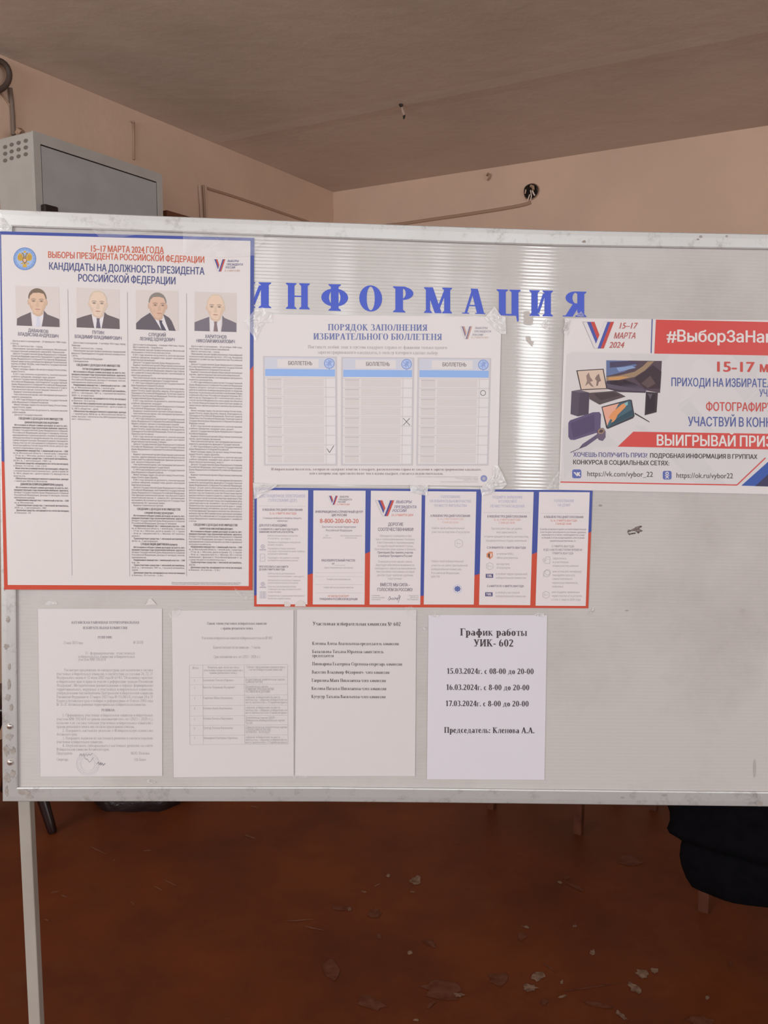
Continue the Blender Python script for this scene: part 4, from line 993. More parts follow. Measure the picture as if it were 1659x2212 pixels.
def sample(q, mark):
    M = quadmap(*q, 160, 237)
    mb = MB()
    rect(mb, 0, 0, 160, 237, Z2, FR, M); rect(mb, 4, 3, 156, 233, Z2 + .00006, WH, M)
    rect(mb, 4, 3, 156, 28, Z2 + .00010, HD, M); rect(mb, 31, 6, 120, 25, Z2 + .00016, WH, M)
    rect(mb, 4.5, 28, 155.5, 43.5, Z2 + .00012, BAR, M)
    for r_ in range(9):
        y = 48 + r_ * 20.75
        rect(mb, 4, y - 2, 156, y - .8, Z2 + .0001, FR, M)
        for x0, x1 in ((8.5, 39.5), (43.5, 131)):
            for l_ in range(6): rect(mb, x0, y + 1 + l_ * 2.7, x1, y + 2.9 + l_ * 2.7, Z2 + .0001, ink(184, 175, 176) if (l_ == 0 and x0 < 10) else CELL, M)
        rect(mb, 136.6, y + .5, 156, y + 17.5, Z2 + .0001, ink(214, 208, 209), M)
    rect(mb, 135.2, 45, 136.4, 233, Z2 + .00012, FR, M); rect(mb, 40.9, 48, 41.9, 233, Z2 + .00012, WH, M)
    o = mb.build('sample_ballot', ballot)
    mb = MB(); text(mb, 'БЮЛЛЕТЕНЬ', 54, 19, 106.5, 19, 8.2, ink(116, 104, 112), Z2 + .0002, sans, .03, M=M); mb.build('title', o)
    mb = MB()
    mb.ell(143.2, 15, 11.4, 11.4, Z2 + .00018, ink(170, 186, 222), M); mb.ell(143.2, 15, 11.4, 11.4, Z2 + .00022, ink(122, 142, 196), M, rin=.86)
    for a_ in (0.5, 1.4, 2.3, 3.3, 4.2, 5.4): mb.line([(143.2 + 2 * math.cos(a_), 15 + 2 * math.sin(a_)), (143.2 + 8 * math.cos(a_ + .4), 15 + 8 * math.sin(a_ + .4))], 1.4, Z2 + .00024, ink(136, 154, 202), M)
    mb.poly([(139, 17), (143, 9), (149, 8), (146, 13), (148, 19), (143, 17), (139, 21)], Z2 + .00026, ink(140, 158, 206), M)
    mb.line([(143.2, 26), (143.2, 29)], 1.2, Z2 + .0002, ink(122, 142, 196), M); mb.build('seal', o)
    mb = MB(); K = ink(84, 78, 88)
    if mark == 'tick': mb.line([(137.5, 200), (143, 208.5), (152.5, 193.5)], 1.3, Z2 + .0002, K, M)
    elif mark == 'cross': mb.line([(137, 133), (152, 148.5)], 1.2, Z2 + .0002, K, M); mb.line([(151.5, 133), (137.5, 148.5)], 1.2, Z2 + .0002, K, M)
    else: mb.ell(144, 77, 6.2, 6.2, Z2 + .0002, K, M, rin=.80)
    mb.build('pen_mark', o)
sample([(568, 768.8), (728, 770.3), (728.8, 1006), (570, 1006)], 'tick')
sample([(737, 771), (895, 772), (892, 1006), (736.6, 1006)], 'cross')
sample([(902, 772), (1061, 773.4), (1055.5, 1006), (899, 1006)], 'ring')
mb = MB(); BR = ink(150, 134, 134)
text(mb, 'Избирательный бюллетень, который не содержит отметок в квадрате, расположенном справа от сведений о зарегистрированном кандидате,', 585.5, 1016, 1040, 1016.6, 5.6, BR, Z2, serif, 1)
text(mb, 'или в котором знак проставлен более чем в одном квадрате, считается недействительным.', 668.6, 1025, 957.7, 1025.6, 5.6, BR, Z2, serif, 1)
for s, x0, x1, y in (('Плакат изготовлен по заказу избирательной комиссии Алтайского края.', 898.6, 1033, 1031), ('Отпечатано в типографии, г. Барнаул', 984, 1033, 1034.6), ('Тираж экз. Заказ', 1000, 1033, 1038), ('Дата изготовления февраль 2024 года, бесплатно', 951, 1033, 1042)):
    text(mb, s, x0, y, x1, y + .4, 3, ink(190, 182, 182), Z2, sans, 0)
mb.build('note', ballot)
mb = MB(); mb.ell(1045.2, 1033.6, 7.2, 7.2, Z2, ink(130, 138, 184)); mb.ell(1045.2, 1033.6, 3.6, 3.4, Z2 + .0001, ink(172, 168, 180)); mb.build('seal', ballot)

# ================= six-panel leaflet
leaf = thing('leaflet', 'unfolded six-panel leaflet with blue and red panel borders, below the ballot poster', 'leaflet', bp(910, 1310, ZP))
LF = [(549.6, 1053.2), (1280, 1059.2), (1270.8, 1314), (549, 1310.3)]
sheet(leaf, LF, ZP, PR, n=12)
WHP = ink(212, 203, 204, 0.35)
pan = [[(554.8, 1058.8), (665.6, 1059), (664, 1305.6), (554.4, 1305.2)], [(677, 1059.4), (789.7, 1060), (787.4, 1306), (675.6, 1305.6)], [(801.2, 1060), (911, 1061), (907.8, 1306.2), (798.4, 1306)],
       [(918.8, 1061.3), (1029, 1062), (1023.4, 1306), (915.4, 1305.8)], [(1040.8, 1061.8), (1152.8, 1062.6), (1145.4, 1307.4), (1034.8, 1306.6)], [(1164.6, 1062.6), (1274, 1063.2), (1265.2, 1309), (1156.8, 1308.4)]]
mb = MB()
mb.poly([(549.6, 1053.2), (1280, 1059.2), (1280, 1066), (549.6, 1062)], Z1, PB)
edges = [(549.6, 1053.2, 549.1, 1287, 555.2, 1284.6, 555.4, 1056), (665, 1056, 664, 1242, 676.6, 1238, 677.6, 1056), (789, 1058, 788, 1196.2, 799.6, 1191.6, 801.6, 1058),
         (910.4, 1059, 907.8, 1288, 916, 1286, 919.2, 1059), (1028.4, 1059, 1024.4, 1243, 1036.4, 1239.4, 1041.2, 1059), (1152, 1060, 1148.8, 1197.4, 1160.4, 1193, 1165, 1060), (1273.6, 1060, 1270.4, 1151.4, 1277, 1148.6, 1280, 1059.2)]
for a in edges: mb.poly([a[0:2], a[6:8], a[4:6], a[2:4]], Z1, PB)
mb.build('blue_border', leaf)
Z3 = Z1 + .0002
panels = []
for q in pan:
    mb = MB(); mb.poly(q, Z1 + .0001, WHP); panels.append(mb.build('panel', leaf))
L_ = []           # panel, string, x0, x1, baseline, cap, ink, weight
HP, DK, LT, RD = ink(178, 176, 194), ink(116, 104, 118), ink(160, 150, 154), ink(206, 130, 110)
def za(k, y): return 1050 + y / 8.508
def A1(s, x0, x1, y, cap, m_, wt=.01): L_.append((0, s, 550 + x0 / 8.508, 550 + x1 / 8.508, 1050 + y / 8.508, cap, m_, wt))
def A2(k, s, x0, x1, y, cap, m_, wt=.01): L_.append((k, s, 540 + x0 / 4.366, 540 + x1 / 4.366, 1040 + y / 4.366, cap, m_, wt))
def A3(s, x0, x1, y, cap, m_, wt=.01): L_.append((2, s, 790 + x0 / 8.508, 790 + x1 / 8.508, 1050 + y / 8.508, cap, m_, wt))
def A4(k, s, x0, x1, y, cap, m_, wt=.01): L_.append((k, s, 900 + x0 / 4.254, 900 + x1 / 4.254, 1040 + y / 4.254, cap, m_, wt))
A1('ДИСТАНЦИОННОЕ ЭЛЕКТРОННОЕ', 90, 932, 208, 6.6, HP, .03); A1('ГОЛОСОВАНИЕ (ДЭГ)', 245, 780, 288, 6.4, HP, .03)
A1('В ЛЮБОЙ ИЗ ТРЕХ ДНЕЙ ГОЛОСОВАНИЯ', 145, 882, 453, 4.6, DK, .032); A1('15, 16, 17 МАРТА 2024 ГОДА', 265, 767, 520, 4.6, RD, .02)
A1('С помощью мобильного телефона, планшета,', 152, 865, 604, 4, DK, 0); A1('компьютера', 415, 605, 655, 4, DK, 0)
A1('ДЛЯ ЭТОГО НЕОБХОДИМО:', 80, 600, 742, 4.8, DK, .032); A1('С 29 ЯНВАРЯ ПО 11 МАРТА 2024 ГОДА ПОДАТЬ', 80, 805, 810, 4, DK, .032); A1('ЗАЯВЛЕНИЕ НА ПОРТАЛЕ «ГОСУСЛУГИ».', 80, 720, 860, 4, DK, .032)
for s, x1, y in (('Войти в личный кабинет на портале', 795, 927), ('«Госуслуги» – gosuslugi.ru', 660, 978), ('Проверить и подтвердить свои данные', 845, 1047), ('и номер телефона', 525, 1094), ('Подтвердить отправку заявления', 750, 1162), ('(код придет, полученный на номер телефона,', 925, 1212), ('указанный в заявлении)', 605, 1260), ('Подтвердить свои данные и согласие', 820, 1332), ('на обработку персональных данных', 800, 1380),
                 ('Зайти на портал дистанционного', 745, 1622), ('электронного голосования – vybory.gov.ru', 905, 1672), ('Авторизоваться на портале с помощью', 845, 1745), ('учетной записи портала «Госуслуги»', 805, 1793), ('Получить электронный бюллетень', 765, 1862), ('с помощью смс-кода, который поступит', 855, 1910), ('на ваш телефон', 488, 1960), ('Ознакомиться с содержанием электронного', 915, 2030), ('бюллетеня и сделать выбор', 662, 2080)):
    A1(s, 240, x1, y, 3.8, LT, 0)
A1('ПРОГОЛОСОВАТЬ С 8.00 15 МАРТА', 80, 620, 1498, 4.2, DK, .032); A1('ДО 20.00 17 МАРТА 2024 ГОДА', 80, 555, 1548, 4.2, DK, .032)
A2(1, 'ИНФОРМАЦИОННО-СПРАВОЧНЫЙ ЦЕНТР', 615, 1066, 296, 5, DK, .032); A2(1, 'ЦИК РОССИИ', 768, 913, 328, 5, DK, .032); A2(1, '8-800-200-00-20', 658, 1024, 391, 9.4, ink(190, 96, 74), .015)
A2(1, 'Бесплатно на всей территории', 680, 1000, 437, 4.6, DK, .01); A2(1, 'Российской Федерации', 715, 965, 470, 4.6, DK, .01)
A2(1, 'Сайт', 710, 740, 516, 3, LT, 0); A2(1, 'ЦИК России', 687, 765, 537, 3, LT, 0); A2(1, 'Сайт Избирательной комиссии', 850, 1053, 518, 3, LT, 0); A2(1, 'Алтайского края', 897, 1007, 538, 3, LT, 0)
A2(1, 'ВАШ ИЗБИРАТЕЛЬНЫЙ УЧАСТОК:', 675, 995, 754, 4.8, DK, .032); A2(1, '№', 772, 798, 787, 4.6, DK, .01); A2(1, 'Адрес помещения для голосования', 700, 972, 820, 3.6, LT, .01)
A2(1, 'Телефон участковой комиссии', 722, 950, 930, 3.6, LT, .01); A2(1, 'График работы участковой комиссии', 692, 975, 1006, 3.6, LT, .01); A2(1, 'НЕ ЗАБУДЬТЕ ПАСПОРТ', 735, 935, 1090, 4.2, RD, .02); A2(1, 'ГРАЖДАНИНА РОССИЙСКОЙ ФЕДЕРАЦИИ', 655, 1015, 1118, 4.4, DK, .032)
A3('ДОРОГИЕ', 410, 692, 730, 7, DK, .03); A3('СООТЕЧЕСТВЕННИКИ!', 222, 880, 824, 7, DK, .03)
for s, x0, x1, y, b_ in (('Обращаюсь к каждому из Вас', 250, 848, 932, 0), ('как к глубокоуважаемому Человеку,', 188, 905, 995, 0), ('ответственному и переживающему', 205, 890, 1055, 0), ('за судьбу нашей великой Страны,', 215, 875, 1118, 0), ('благополучие своих родных и близких.', 160, 925, 1178, 0), ('Приглашаю Вас принять участие', 215, 872, 1238, 1), ('в выборах Президента России!', 232, 856, 1300, 1),
                        ('В каждом уголке нашей страны', 230, 852, 1405, 0), ('Вам будет обеспечена возможность', 186, 900, 1468, 0), ('свободного и тайного волеизъявления', 165, 918, 1530, 0), ('тем способом голосования, который', 190, 895, 1590, 0), ('для Вас будет наиболее удобным', 212, 870, 1655, 0), ('и доступным.', 410, 662, 1718, 0)):
    A3(s, x0, x1, y, 4.6, DK if b_ else LT, .02 if b_ else 0)
A3('ВМЕСТЕ МЫ СИЛА –', 262, 812, 1840, 6.8, DK, .03); A3('ГОЛОСУЕМ ЗА РОССИЮ!', 212, 862, 1930, 6.8, DK, .03)
for s, x1, y in (('С уважением,', 265, 2022), ('с пожеланием добра', 350, 2060), ('и благополучия', 272, 2095)): A3(s, 100, x1, y, 3, LT, .01)
for s, x0, y in (('Председатель', 792, 2025), ('ЦИК России', 815, 2060), ('Элла Памфилова', 757, 2095)): A3(s, x0, 970, y, 3, LT, .01)
A4(3, 'ГОЛОСОВАНИЕ', 220, 402, 152, 5.6, HP, .03); A4(3, 'НА ИЗБИРАТЕЛЬНОМ УЧАСТКЕ', 120, 502, 192, 5.6, HP, .03); A4(3, 'ПО МЕСТУ ЖИТЕЛЬСТВА', 160, 463, 233, 5.6, HP, .03)
A4(3, 'В ЛЮБОЙ ИЗ ТРЕХ ДНЕЙ ГОЛОСОВАНИЯ', 128, 492, 325, 4.6, DK, .032); A4(3, '15, 16, 17 МАРТА 2024 ГОДА', 188, 432, 353, 4.4, ink(214, 178, 164), .02); A4(3, 'С 8.00 ДО 20.00', 235, 382, 384, 4.4, ink(214, 178, 164), .02)
for s, x0, x1, y in (('Найти свой избирательный', 138, 440, 438), ('участок на портале «Госуслуги»', 138, 490, 473), ('Найти свой избирательный', 135, 432, 742), ('участок на сайте Центральной', 135, 468, 780), ('избирательной комиссии', 133, 410, 815), ('Российской Федерации', 133, 392, 850), ('ЦИК РФ', 130, 213, 884)): A4(3, s, x0, x1, y, 4.6, LT, 0)
A4(4, 'ПОДАЙТЕ ЗАЯВЛЕНИЕ', 695, 975, 156, 5.6, HP, .03); A4(4, 'И ГОЛОСУЙТЕ', 752, 922, 195, 5.6, HP, .03); A4(4, 'ПО МЕСТУ НАХОЖДЕНИЯ', 677, 992, 238, 5.6, HP, .03)
A4(4, 'В ЛЮБОЙ ИЗ ТРЕХ ДНЕЙ ГОЛОСОВАНИЯ', 650, 1014, 331, 4.6, DK, .032); A4(4, '15, 16, 17 МАРТА 2024 ГОДА', 707, 955, 360, 4.4, ink(212, 160, 146), .02); A4(4, 'С 8.00 ДО 20.00', 755, 903, 388, 4.4, ink(212, 160, 146), .02)
for s, x0, x1, y in (('Проголосуйте там, где удобно,', 683, 972, 442), ('вне зависимости', 733, 920, 476), ('от регистрации по месту жительства,', 620, 1030, 515), ('предварительно подав заявление', 635, 1012, 552), ('в любом МФЦ', 735, 888, 674), ('«Мои документы»', 733, 932, 710), ('на портале', 733, 854, 768), ('«Госуслуги»', 733, 862, 802), ('в любой территориальной', 728, 1017, 859), ('избирательной комиссии', 728, 1006, 894), ('в любой участковой', 725, 947, 1030), ('избирательной комиссии', 725, 1003, 1063)): A4(4, s, x0, x1, y, 4.6, LT, .005)
A4(4, 'С 29 ЯНВАРЯ ПО 11 МАРТА 2024 ГОДА', 645, 1004, 617, 4.4, DK, .032); A4(4, 'С 6 МАРТА ПО 11 МАРТА 2024 ГОДА', 647, 985, 970, 4.4, DK, .032)
A4(5, 'ГОЛОСОВАНИЕ', 1260, 1448, 190, 5.8, HP, .03); A4(5, 'НА ДОМУ', 1297, 1412, 229, 5.8, HP, .03)
A4(5, 'В ЛЮБОЙ ИЗ ТРЕХ ДНЕЙ ГОЛОСОВАНИЯ', 1170, 1532, 336, 4.6, DK, .032); A4(5, '15, 16, 17 МАРТА 2024 ГОДА', 1228, 1474, 368, 4.4, RD, .02); A4(5, 'С 8.00 ДО 20.00', 1275, 1421, 397, 4.4, RD, .02)
for s, x0, x1, y in (('Если Вы не можете прийти на свой избирательный', 1133, 1560, 446), ('участок для голосования по состоянию здоровья,', 1135, 1558, 473), ('инвалидности, в связи с необходимостью ухода', 1148, 1543, 498), ('за лицами, в этом нуждающимися, или по иным', 1146, 1543, 524), ('уважительным причинам, то', 1225, 1462, 553)): A4(5, s, x0, x1, y, 3.8, DK, .01)
A4(5, 'С 7 МАРТА 2024 ГОДА', 1240, 1448, 605, 4.6, DK, .01); A4(5, 'И ДО 14.00 ПО МЕСТНОМУ ВРЕМЕНИ', 1165, 1521, 637, 4.6, DK, .01); A4(5, '17 МАРТА 2024 ГОДА', 1242, 1441, 669, 4.6, DK, .01)
for s, x0, x1, y in (('обратитесь', 1252, 1378, 716), ('в участковую', 1250, 1396, 750), ('комиссию письменно', 1250, 1488, 784), ('или устно (по телефону)', 1247, 1516, 836), ('передайте просьбу', 1247, 1456, 870), ('самостоятельно/', 1245, 1433, 904), ('через родственников,', 1243, 1484, 940), ('знакомых', 1243, 1350, 974), ('или подайте заявление', 1240, 1498, 1026), ('через портал «Госуслуги»', 1240, 1520, 1060), ('с 5 по 11 марта 2024 года', 1238, 1508, 1094)): A4(5, s, x0, x1, y, 4.6, LT, .01)
for k in range(6):
    mb = MB(); mine = sorted((l for l in L_ if l[0] == k), key=lambda l: l[4]); prev = None
    for (j_, s, x0, x1, y, cap, m_, wt) in mine:
        if prev is not None and y - prev > 13: mb.build('printed_text', panels[k]); mb = MB()
        text(mb, s, x0, y, x1, y + .004 * (x1 - x0), cap, m_, Z3, sans, wt); prev = y
    mb.build('printed_text', panels[k]); mb = MB()
    LN = ink(190, 180, 184)
    if k == 0: mb.line([(560, 1093), (660, 1093.5)], .7, Z3, LN)
    if k == 1:
        mb.line([(723, 1221), (746, 1221)], .6, Z3, GREYI)
        for y in (1237, 1245.3, 1262.8, 1280.7): mb.line([(680.4, y), (782.8, y + .3)], .8, Z3, LN)
    if k == 4: mb.line([(1045, 1107), (1146, 1107.6)], .7, Z3, LN)
    if k == 5: mb.line([(1169, 1109), (1266, 1109.6)], .7, Z3, LN)
    if mb.v: mb.build('ruled_line', panels[k])
# logos, signature and pictograms
mb = MB(); vlogo(mb, 708.5, 729.5, 1071, 1090.4, Z3)
logo_words(mb, [('ВЫБОРЫ', 733.5, 753, 1075, 3.8, DK), ('ПРЕЗИДЕНТА', 731, 760, 1081, 3.8, DK), ('РОССИИ', 729, 746, 1086.2, 3.8, DK), ('15–17 МАРТА 2024', 726.5, 755, 1091.2, 3.4, RD)], Z3); mb.build('election_logo', panels[1])
mb = MB(); vlogo(mb, 811, 851.5, 1080.8, 1114.8, Z3)
logo_words(mb, [('ВЫБОРЫ', 855, 889, 1087, 6, ink(120, 112, 140)), ('ПРЕЗИДЕНТА', 851, 899.5, 1098, 6, ink(120, 112, 140)), ('РОССИИ', 847, 877.5, 1106, 6, ink(120, 112, 140)), ('15–17 МАРТА 2024', 844.5, 892, 1115, 5, RD)], Z3, .03); mb.build('election_logo', panels[2])
mb = MB()
sg = [(0, 8), (4, 0), (6, 6), (2, 9), (7, 4), (9, 8), (11, 3), (13, 8), (16, 2), (17, 7), (20, 3), (20, 9), (24, -3), (26, 1), (23, 6), (27, -1), (22, 14)]
mb.line([(838 + x, 1288 + y * 1.0) for x, y in sg], .8, Z3, DK); mb.build('signature', panels[2])
PG = ink(176, 168, 176)
def person_icon(mb, x, y, k=1.0):
    mb.ell(x, y - 3.5 * k, 4.6 * k, 4.6 * k, Z3, PG, rin=.6); mb.ell(x, y - 3.5 * k, 1.8 * k, 1.8 * k, Z3, PG)
    mb.poly([(x - 8 * k, y + 5 * k), (x - 6 * k, y + 2 * k), (x + 6 * k, y + 2 * k), (x + 8 * k, y + 5 * k)], Z3, PG)
def hexagon(mb, x, y, r, m_): mb.line([(x + r * math.sin(math.pi / 3 * q), y - r * math.cos(math.pi / 3 * q)) for q in range(7)], 1.2, Z3, m_); mb.line([(x - r * .5, y - 1), (x + r * .5, y + 1)], 1.0, Z3, m_); mb.line([(x - r * .4, y - 3), (x - r * .4, y + 3)], .8, Z3, m_)
for y in (1184, 1265): mb = MB(); person_icon(mb, 567.6, y); mb.build('pictogram', panels[0])
mb = MB()
mb.line([(562.3, 1196.5), (572, 1196.5), (572, 1212.4), (562.3, 1212.4), (562.3, 1196.5)], 1, Z3, PG); mb.line([(565, 1204), (567, 1206.5), (569.5, 1202)], .8, Z3, PG); mb.build('pictogram', panels[0]); mb = MB()
mb.poly([(560.5, 1277), (574, 1277), (575.4, 1279), (575.4, 1293), (560.5, 1293)], Z3, ink(194, 186, 192)); mb.line([(564, 1277), (564, 1293)], .8, Z3, PG); mb.line([(570, 1277), (570, 1293)], 1.6, Z3, PG)
mb.build('pictogram', panels[0])
mb = MB(); hexagon(mb, 991, 1174, 9.6, ink(186, 176, 180)); mb.build('pictogram', panels[3])
mb = MB(); mb.ell(988.2, 1272, 9.4, 9.4, Z3, ink(176, 180, 206), rin=.88)
for a_ in range(8): mb.ell(988.2 + 5 * math.cos(a_ * .785), 1272 + 4.6 * math.sin(a_ * .785), 1.9, 1.9, Z3 + .0001, ink(92, 104, 160), n=10)
mb.ell(988.2, 1272, 3.2, 3.2, Z3 + .0001, ink(92, 104, 160)); mb.build('seal', panels[3])
mb = MB(); mb.poly([(1051, 1196), (1057, 1191.6), (1064.5, 1192), (1064.5, 1203), (1058, 1208.6), (1056.4, 1206), (1051, 1203)], Z3, ink(204, 134, 100)); mb.poly([(1054, 1197), (1058, 1195), (1058, 1206), (1055, 1203)], Z3 + .0001, ink(96, 76, 70)); mb.poly([(1059.4, 1196), (1062, 1195), (1062, 1202), (1059.4, 1203)], Z3 + .0001, WHP)
mb.build('pictogram', panels[4]); mb = MB(); hexagon(mb, 1058, 1223, 8, ink(182, 172, 176)); mb.build('pictogram', panels[4])
for y0, x0, s in ((1239.4, 1049.3, 'ТИК'), (1279.4, 1048, 'УИК')):
    mb = MB(); rect(mb, x0, y0, x0 + 16, y0 + 8.8, Z3, ink(84, 80, 122)); text(mb, s, x0 + 2, y0 + 7, x0 + 14, y0 + 7, 5.4, WHP, Z3 + .0001, serif, 1); mb.build('pictogram', panels[4])
mb = MB(); PG2 = ink(176, 168, 172)
mb.line([(1174, 1205), (1178, 1213), (1179, 1203), (1188, 1203), (1188, 1217), (1177, 1217), (1172, 1208)], 1, Z3, PG2); mb.line([(1181, 1208), (1186, 1208)], .8, Z3, PG2); mb.build('pictogram', panels[5]); mb = MB()
mb.ell(1181, 1239, 7.5, 7.5, Z3, PG2, rin=.85); mb.ell(1183, 1236, 6.5, 6.5, Z3, PG2, rin=.85); mb.line([(1174, 1247), (1174, 1240)], 1, Z3, PG2); mb.build('pictogram', panels[5]); mb = MB(); hexagon(mb, 1179.5, 1285, 8, ink(180, 170, 174)); mb.build('pictogram', panels[5])

# ================= contest banner on the right
ZC = ZP + .0007; Z4 = ZC + .0002
ban = thing('contest_banner', 'wide glossy banner with red bands and printed gadgets, at the right edge of the picture', 'banner', bp(1470, 1062, ZC))
sheet(ban, [(1220, 687.5), (1737, 692.5), (1726, 1069), (1207.5, 1058)], ZC, GLOSSY)
def Q(x, y): return (1190 + x / 3.537, 670 + y / 3.537)
mb = MB(); GB, GB2 = ink(198, 192, 194), ink(204, 198, 199)
mb.poly([Q(120, 340), Q(160, 318), Q(760, 330), Q(1890, 345), Q(1860, 1330), Q(1450, 1330), Q(75, 1305), Q(95, 880)], Z4 - .00005, ink(202, 196, 197))
for pts in ([(600, 335), (910, 345), (700, 560), (640, 420)], [(975, 740), (1140, 350), (1240, 480), (1080, 660)], [(985, 760), (1060, 690), (1250, 930), (1180, 930)], [(130, 880), (420, 930), (520, 1040), (330, 1050), (100, 1290), (90, 900)],
            [(700, 880), (760, 930), (690, 935), (640, 880)], [(1370, 560), (1500, 450), (1640, 560), (1480, 700)], [(850, 1060), (1100, 1065), (1340, 1330), (1100, 1325)], [(1380, 345), (1640, 350), (1560, 520)], [(1500, 700), (1640, 560), (1660, 720), (1580, 800)]):
    mb.poly([Q(*p) for p in pts], Z4, GB)
for pts in ([(1140, 355), (1260, 470), (1100, 640), (975, 720), (1080, 420)], [(520, 1050), (800, 1060), (560, 1290), (330, 1290)], [(1080, 700), (1400, 760), (1250, 925)]): mb.poly([Q(*p) for p in pts], Z4 + .00004, GB2)
mb.build('background_pattern', ban)
BRED, BBLU = ink(198, 74, 70, .3), ink(78, 90, 148)
mb = MB(); rb = (lambda: 0)
mb.poly([Q(803, 72), Q(1880, 95), Q(1878, 350), Q(790, 332)], Z4 + .0001, BRED); mb.poly([Q(770, 68), Q(778, 68), Q(770, 328), Q(762, 328)], Z4 + .0001, BBLU); mb.build('red_band', ban)
mb = MB(); mb.poly([Q(630, 928), Q(1870, 948), Q(1866, 1068), Q(510, 1043)], Z4 + .0001, BRED); mb.build('red_band', ban)
mb = MB(); mb.line([Q(72, 1313), Q(1422, 1336), Q(1640, 1128)], 2.6, Z4 + .0001, BRED); mb.build('red_line', ban)
mb = MB(); mb.poly([Q(1455, 1341), Q(1680, 1140), Q(1860, 1140), Q(1855, 1352)], Z4 + .0001, ink(58, 84, 158)); mb.poly([Q(1560, 1345), Q(1780, 1145), Q(1860, 1140), Q(1855, 1352)], Z4 + .00014, ink(58, 56, 86)); mb.build('blue_corner', ban)
mb = MB(); W_ = ink(214, 206, 204)
sl = .012
def bt(mb, s, x0, x1, y, cap, m_, wt=.02, prefix=None, shear=0, sl=.012, font=sans):
    a, b_ = Q(x0, y), Q(x1, y + sl * (x1 - x0)); text(mb, s, a[0], a[1], b_[0], b_[1], cap, m_, Z4 + .0003, font, wt, prefix, shear)
bt(mb, '#ВыборЗаНами', 887, 1636, 238, 25, W_, .035, '#ВыборЗаНа'); mb.build('white_lettering', ban); mb = MB(); bt(mb, 'ВЫИГРЫВАЙ ПРИЗЫ', 803, 1640, 1033, 23, W_, .04, 'ВЫИГРЫВАЙ ПРИ')
mb.build('white_lettering', ban)
mb = MB(); R2, B2 = ink(192, 78, 72), ink(84, 94, 150)
bt(mb, '15-17', 1247, 1556, 468, 22, R2, .04); bt(mb, 'марта', 1592, 1868, 472, 22, R2, .04); bt(mb, 'ФОТОГРАФИРУЙСЯ', 1183, 1652, 768, 18.5, R2, .03, 'ФОТОГРАФИР')
bt(mb, 'ПРИХОДИ НА ИЗБИРАТЕЛЬНЫЙ', 917, 1650, 580, 18, B2, .025, 'ПРИХОДИ НА ИЗБИРАТЕ'); bt(mb, 'УЧАСТОК', 1592, 1690, 660, 16, B2, .02, 'УЧА'); bt(mb, 'УЧАСТВУЙ В КОНКУРСЕ', 1047, 1640, 885, 20, B2, .025, 'УЧАСТВУЙ В КОН')
mb.build('slogan', ban)
mb = MB(); P2, K2 = ink(98, 92, 138), ink(74, 62, 66)
bt(mb, 'ХОЧЕШЬ ПОЛУЧИТЬ ПРИЗ?', 170, 738, 1119, 9.6, P2, .03); bt(mb, 'ПОДРОБНАЯ ИНФОРМАЦИЯ В ГРУППАХ', 755, 1578, 1127, 9.6, K2, .03); bt(mb, 'КОНКУРСА В СОЦИАЛЬНЫХ СЕТЯХ:', 168, 905, 1177, 9.6, K2, .03)
bt(mb, 'https://vk.com/vybor_22', 276, 781, 1268, 11.5, K2, .01); bt(mb, 'https://ok.ru/vybor22', 957, 1393, 1280, 11.5, K2, .01); mb.build('contest_note', ban)
def rr(mb, x0, y0, x1, y1, r_, off, m_):
    pts = []
    for cx_, cy_, a0 in ((x1 - r_, y0 + r_, -90), (x1 - r_, y1 - r_, 0), (x0 + r_, y1 - r_, 90), (x0 + r_, y0 + r_, 180)):
        pts += [(cx_ + r_ * math.cos(math.radians(a0 + 22.5 * k)), cy_ + r_ * math.sin(math.radians(a0 + 22.5 * k))) for k in range(5)]
    mb.poly([Q(*p) for p in pts], off, m_)
mb = MB(); IB = ink(92, 102, 164); z = Z4 + .0002; rr(mb, 163, 1217, 232, 1284, 14, z, IB); WQ = lambda x, y: Q(x, y)
mb.poly([(172, 1238), (186, 1238), (198, 1256), (198, 1238), (208, 1238), (208, 1266), (198, 1268)], z + .0001, W_, WQ); mb.poly([(206, 1250), (215, 1238), (226, 1238), (216, 1252), (228, 1268), (215, 1268), (206, 1256)], z + .0001, W_, WQ); mb.build('network_icon', ban)
mb = MB(); rr(mb, 855, 1228, 922, 1294, 14, z, IB); mb.ell(888, 1247, 13, 13, z + .0001, W_, WQ, rin=.5); mb.line([(872, 1263), (888, 1270), (904, 1263)], 6, z + .0001, W_, WQ); mb.line([(876, 1287), (888, 1272), (900, 1287)], 6, z + .00012, W_, WQ); mb.build('network_icon', ban)
mb = MB(); a, b_ = Q(245, 90), Q(482, 292); vlogo(mb, a[0], b_[0], a[1], b_[1], Z4 + .0001, bl=ink(74, 84, 156), rd=ink(188, 72, 66), wh=ink(208, 202, 204))
bt(mb, '15–17', 513, 655, 140, 13, ink(178, 84, 80), .015, shear=.25, sl=0); bt(mb, 'МАРТА', 477, 645, 217, 13, ink(178, 84, 80), .015, shear=.25, sl=0); bt(mb, '2024', 443, 556, 287, 13, ink(178, 84, 80), .015, shear=.25, sl=0); mb.build('election_logo', ban)
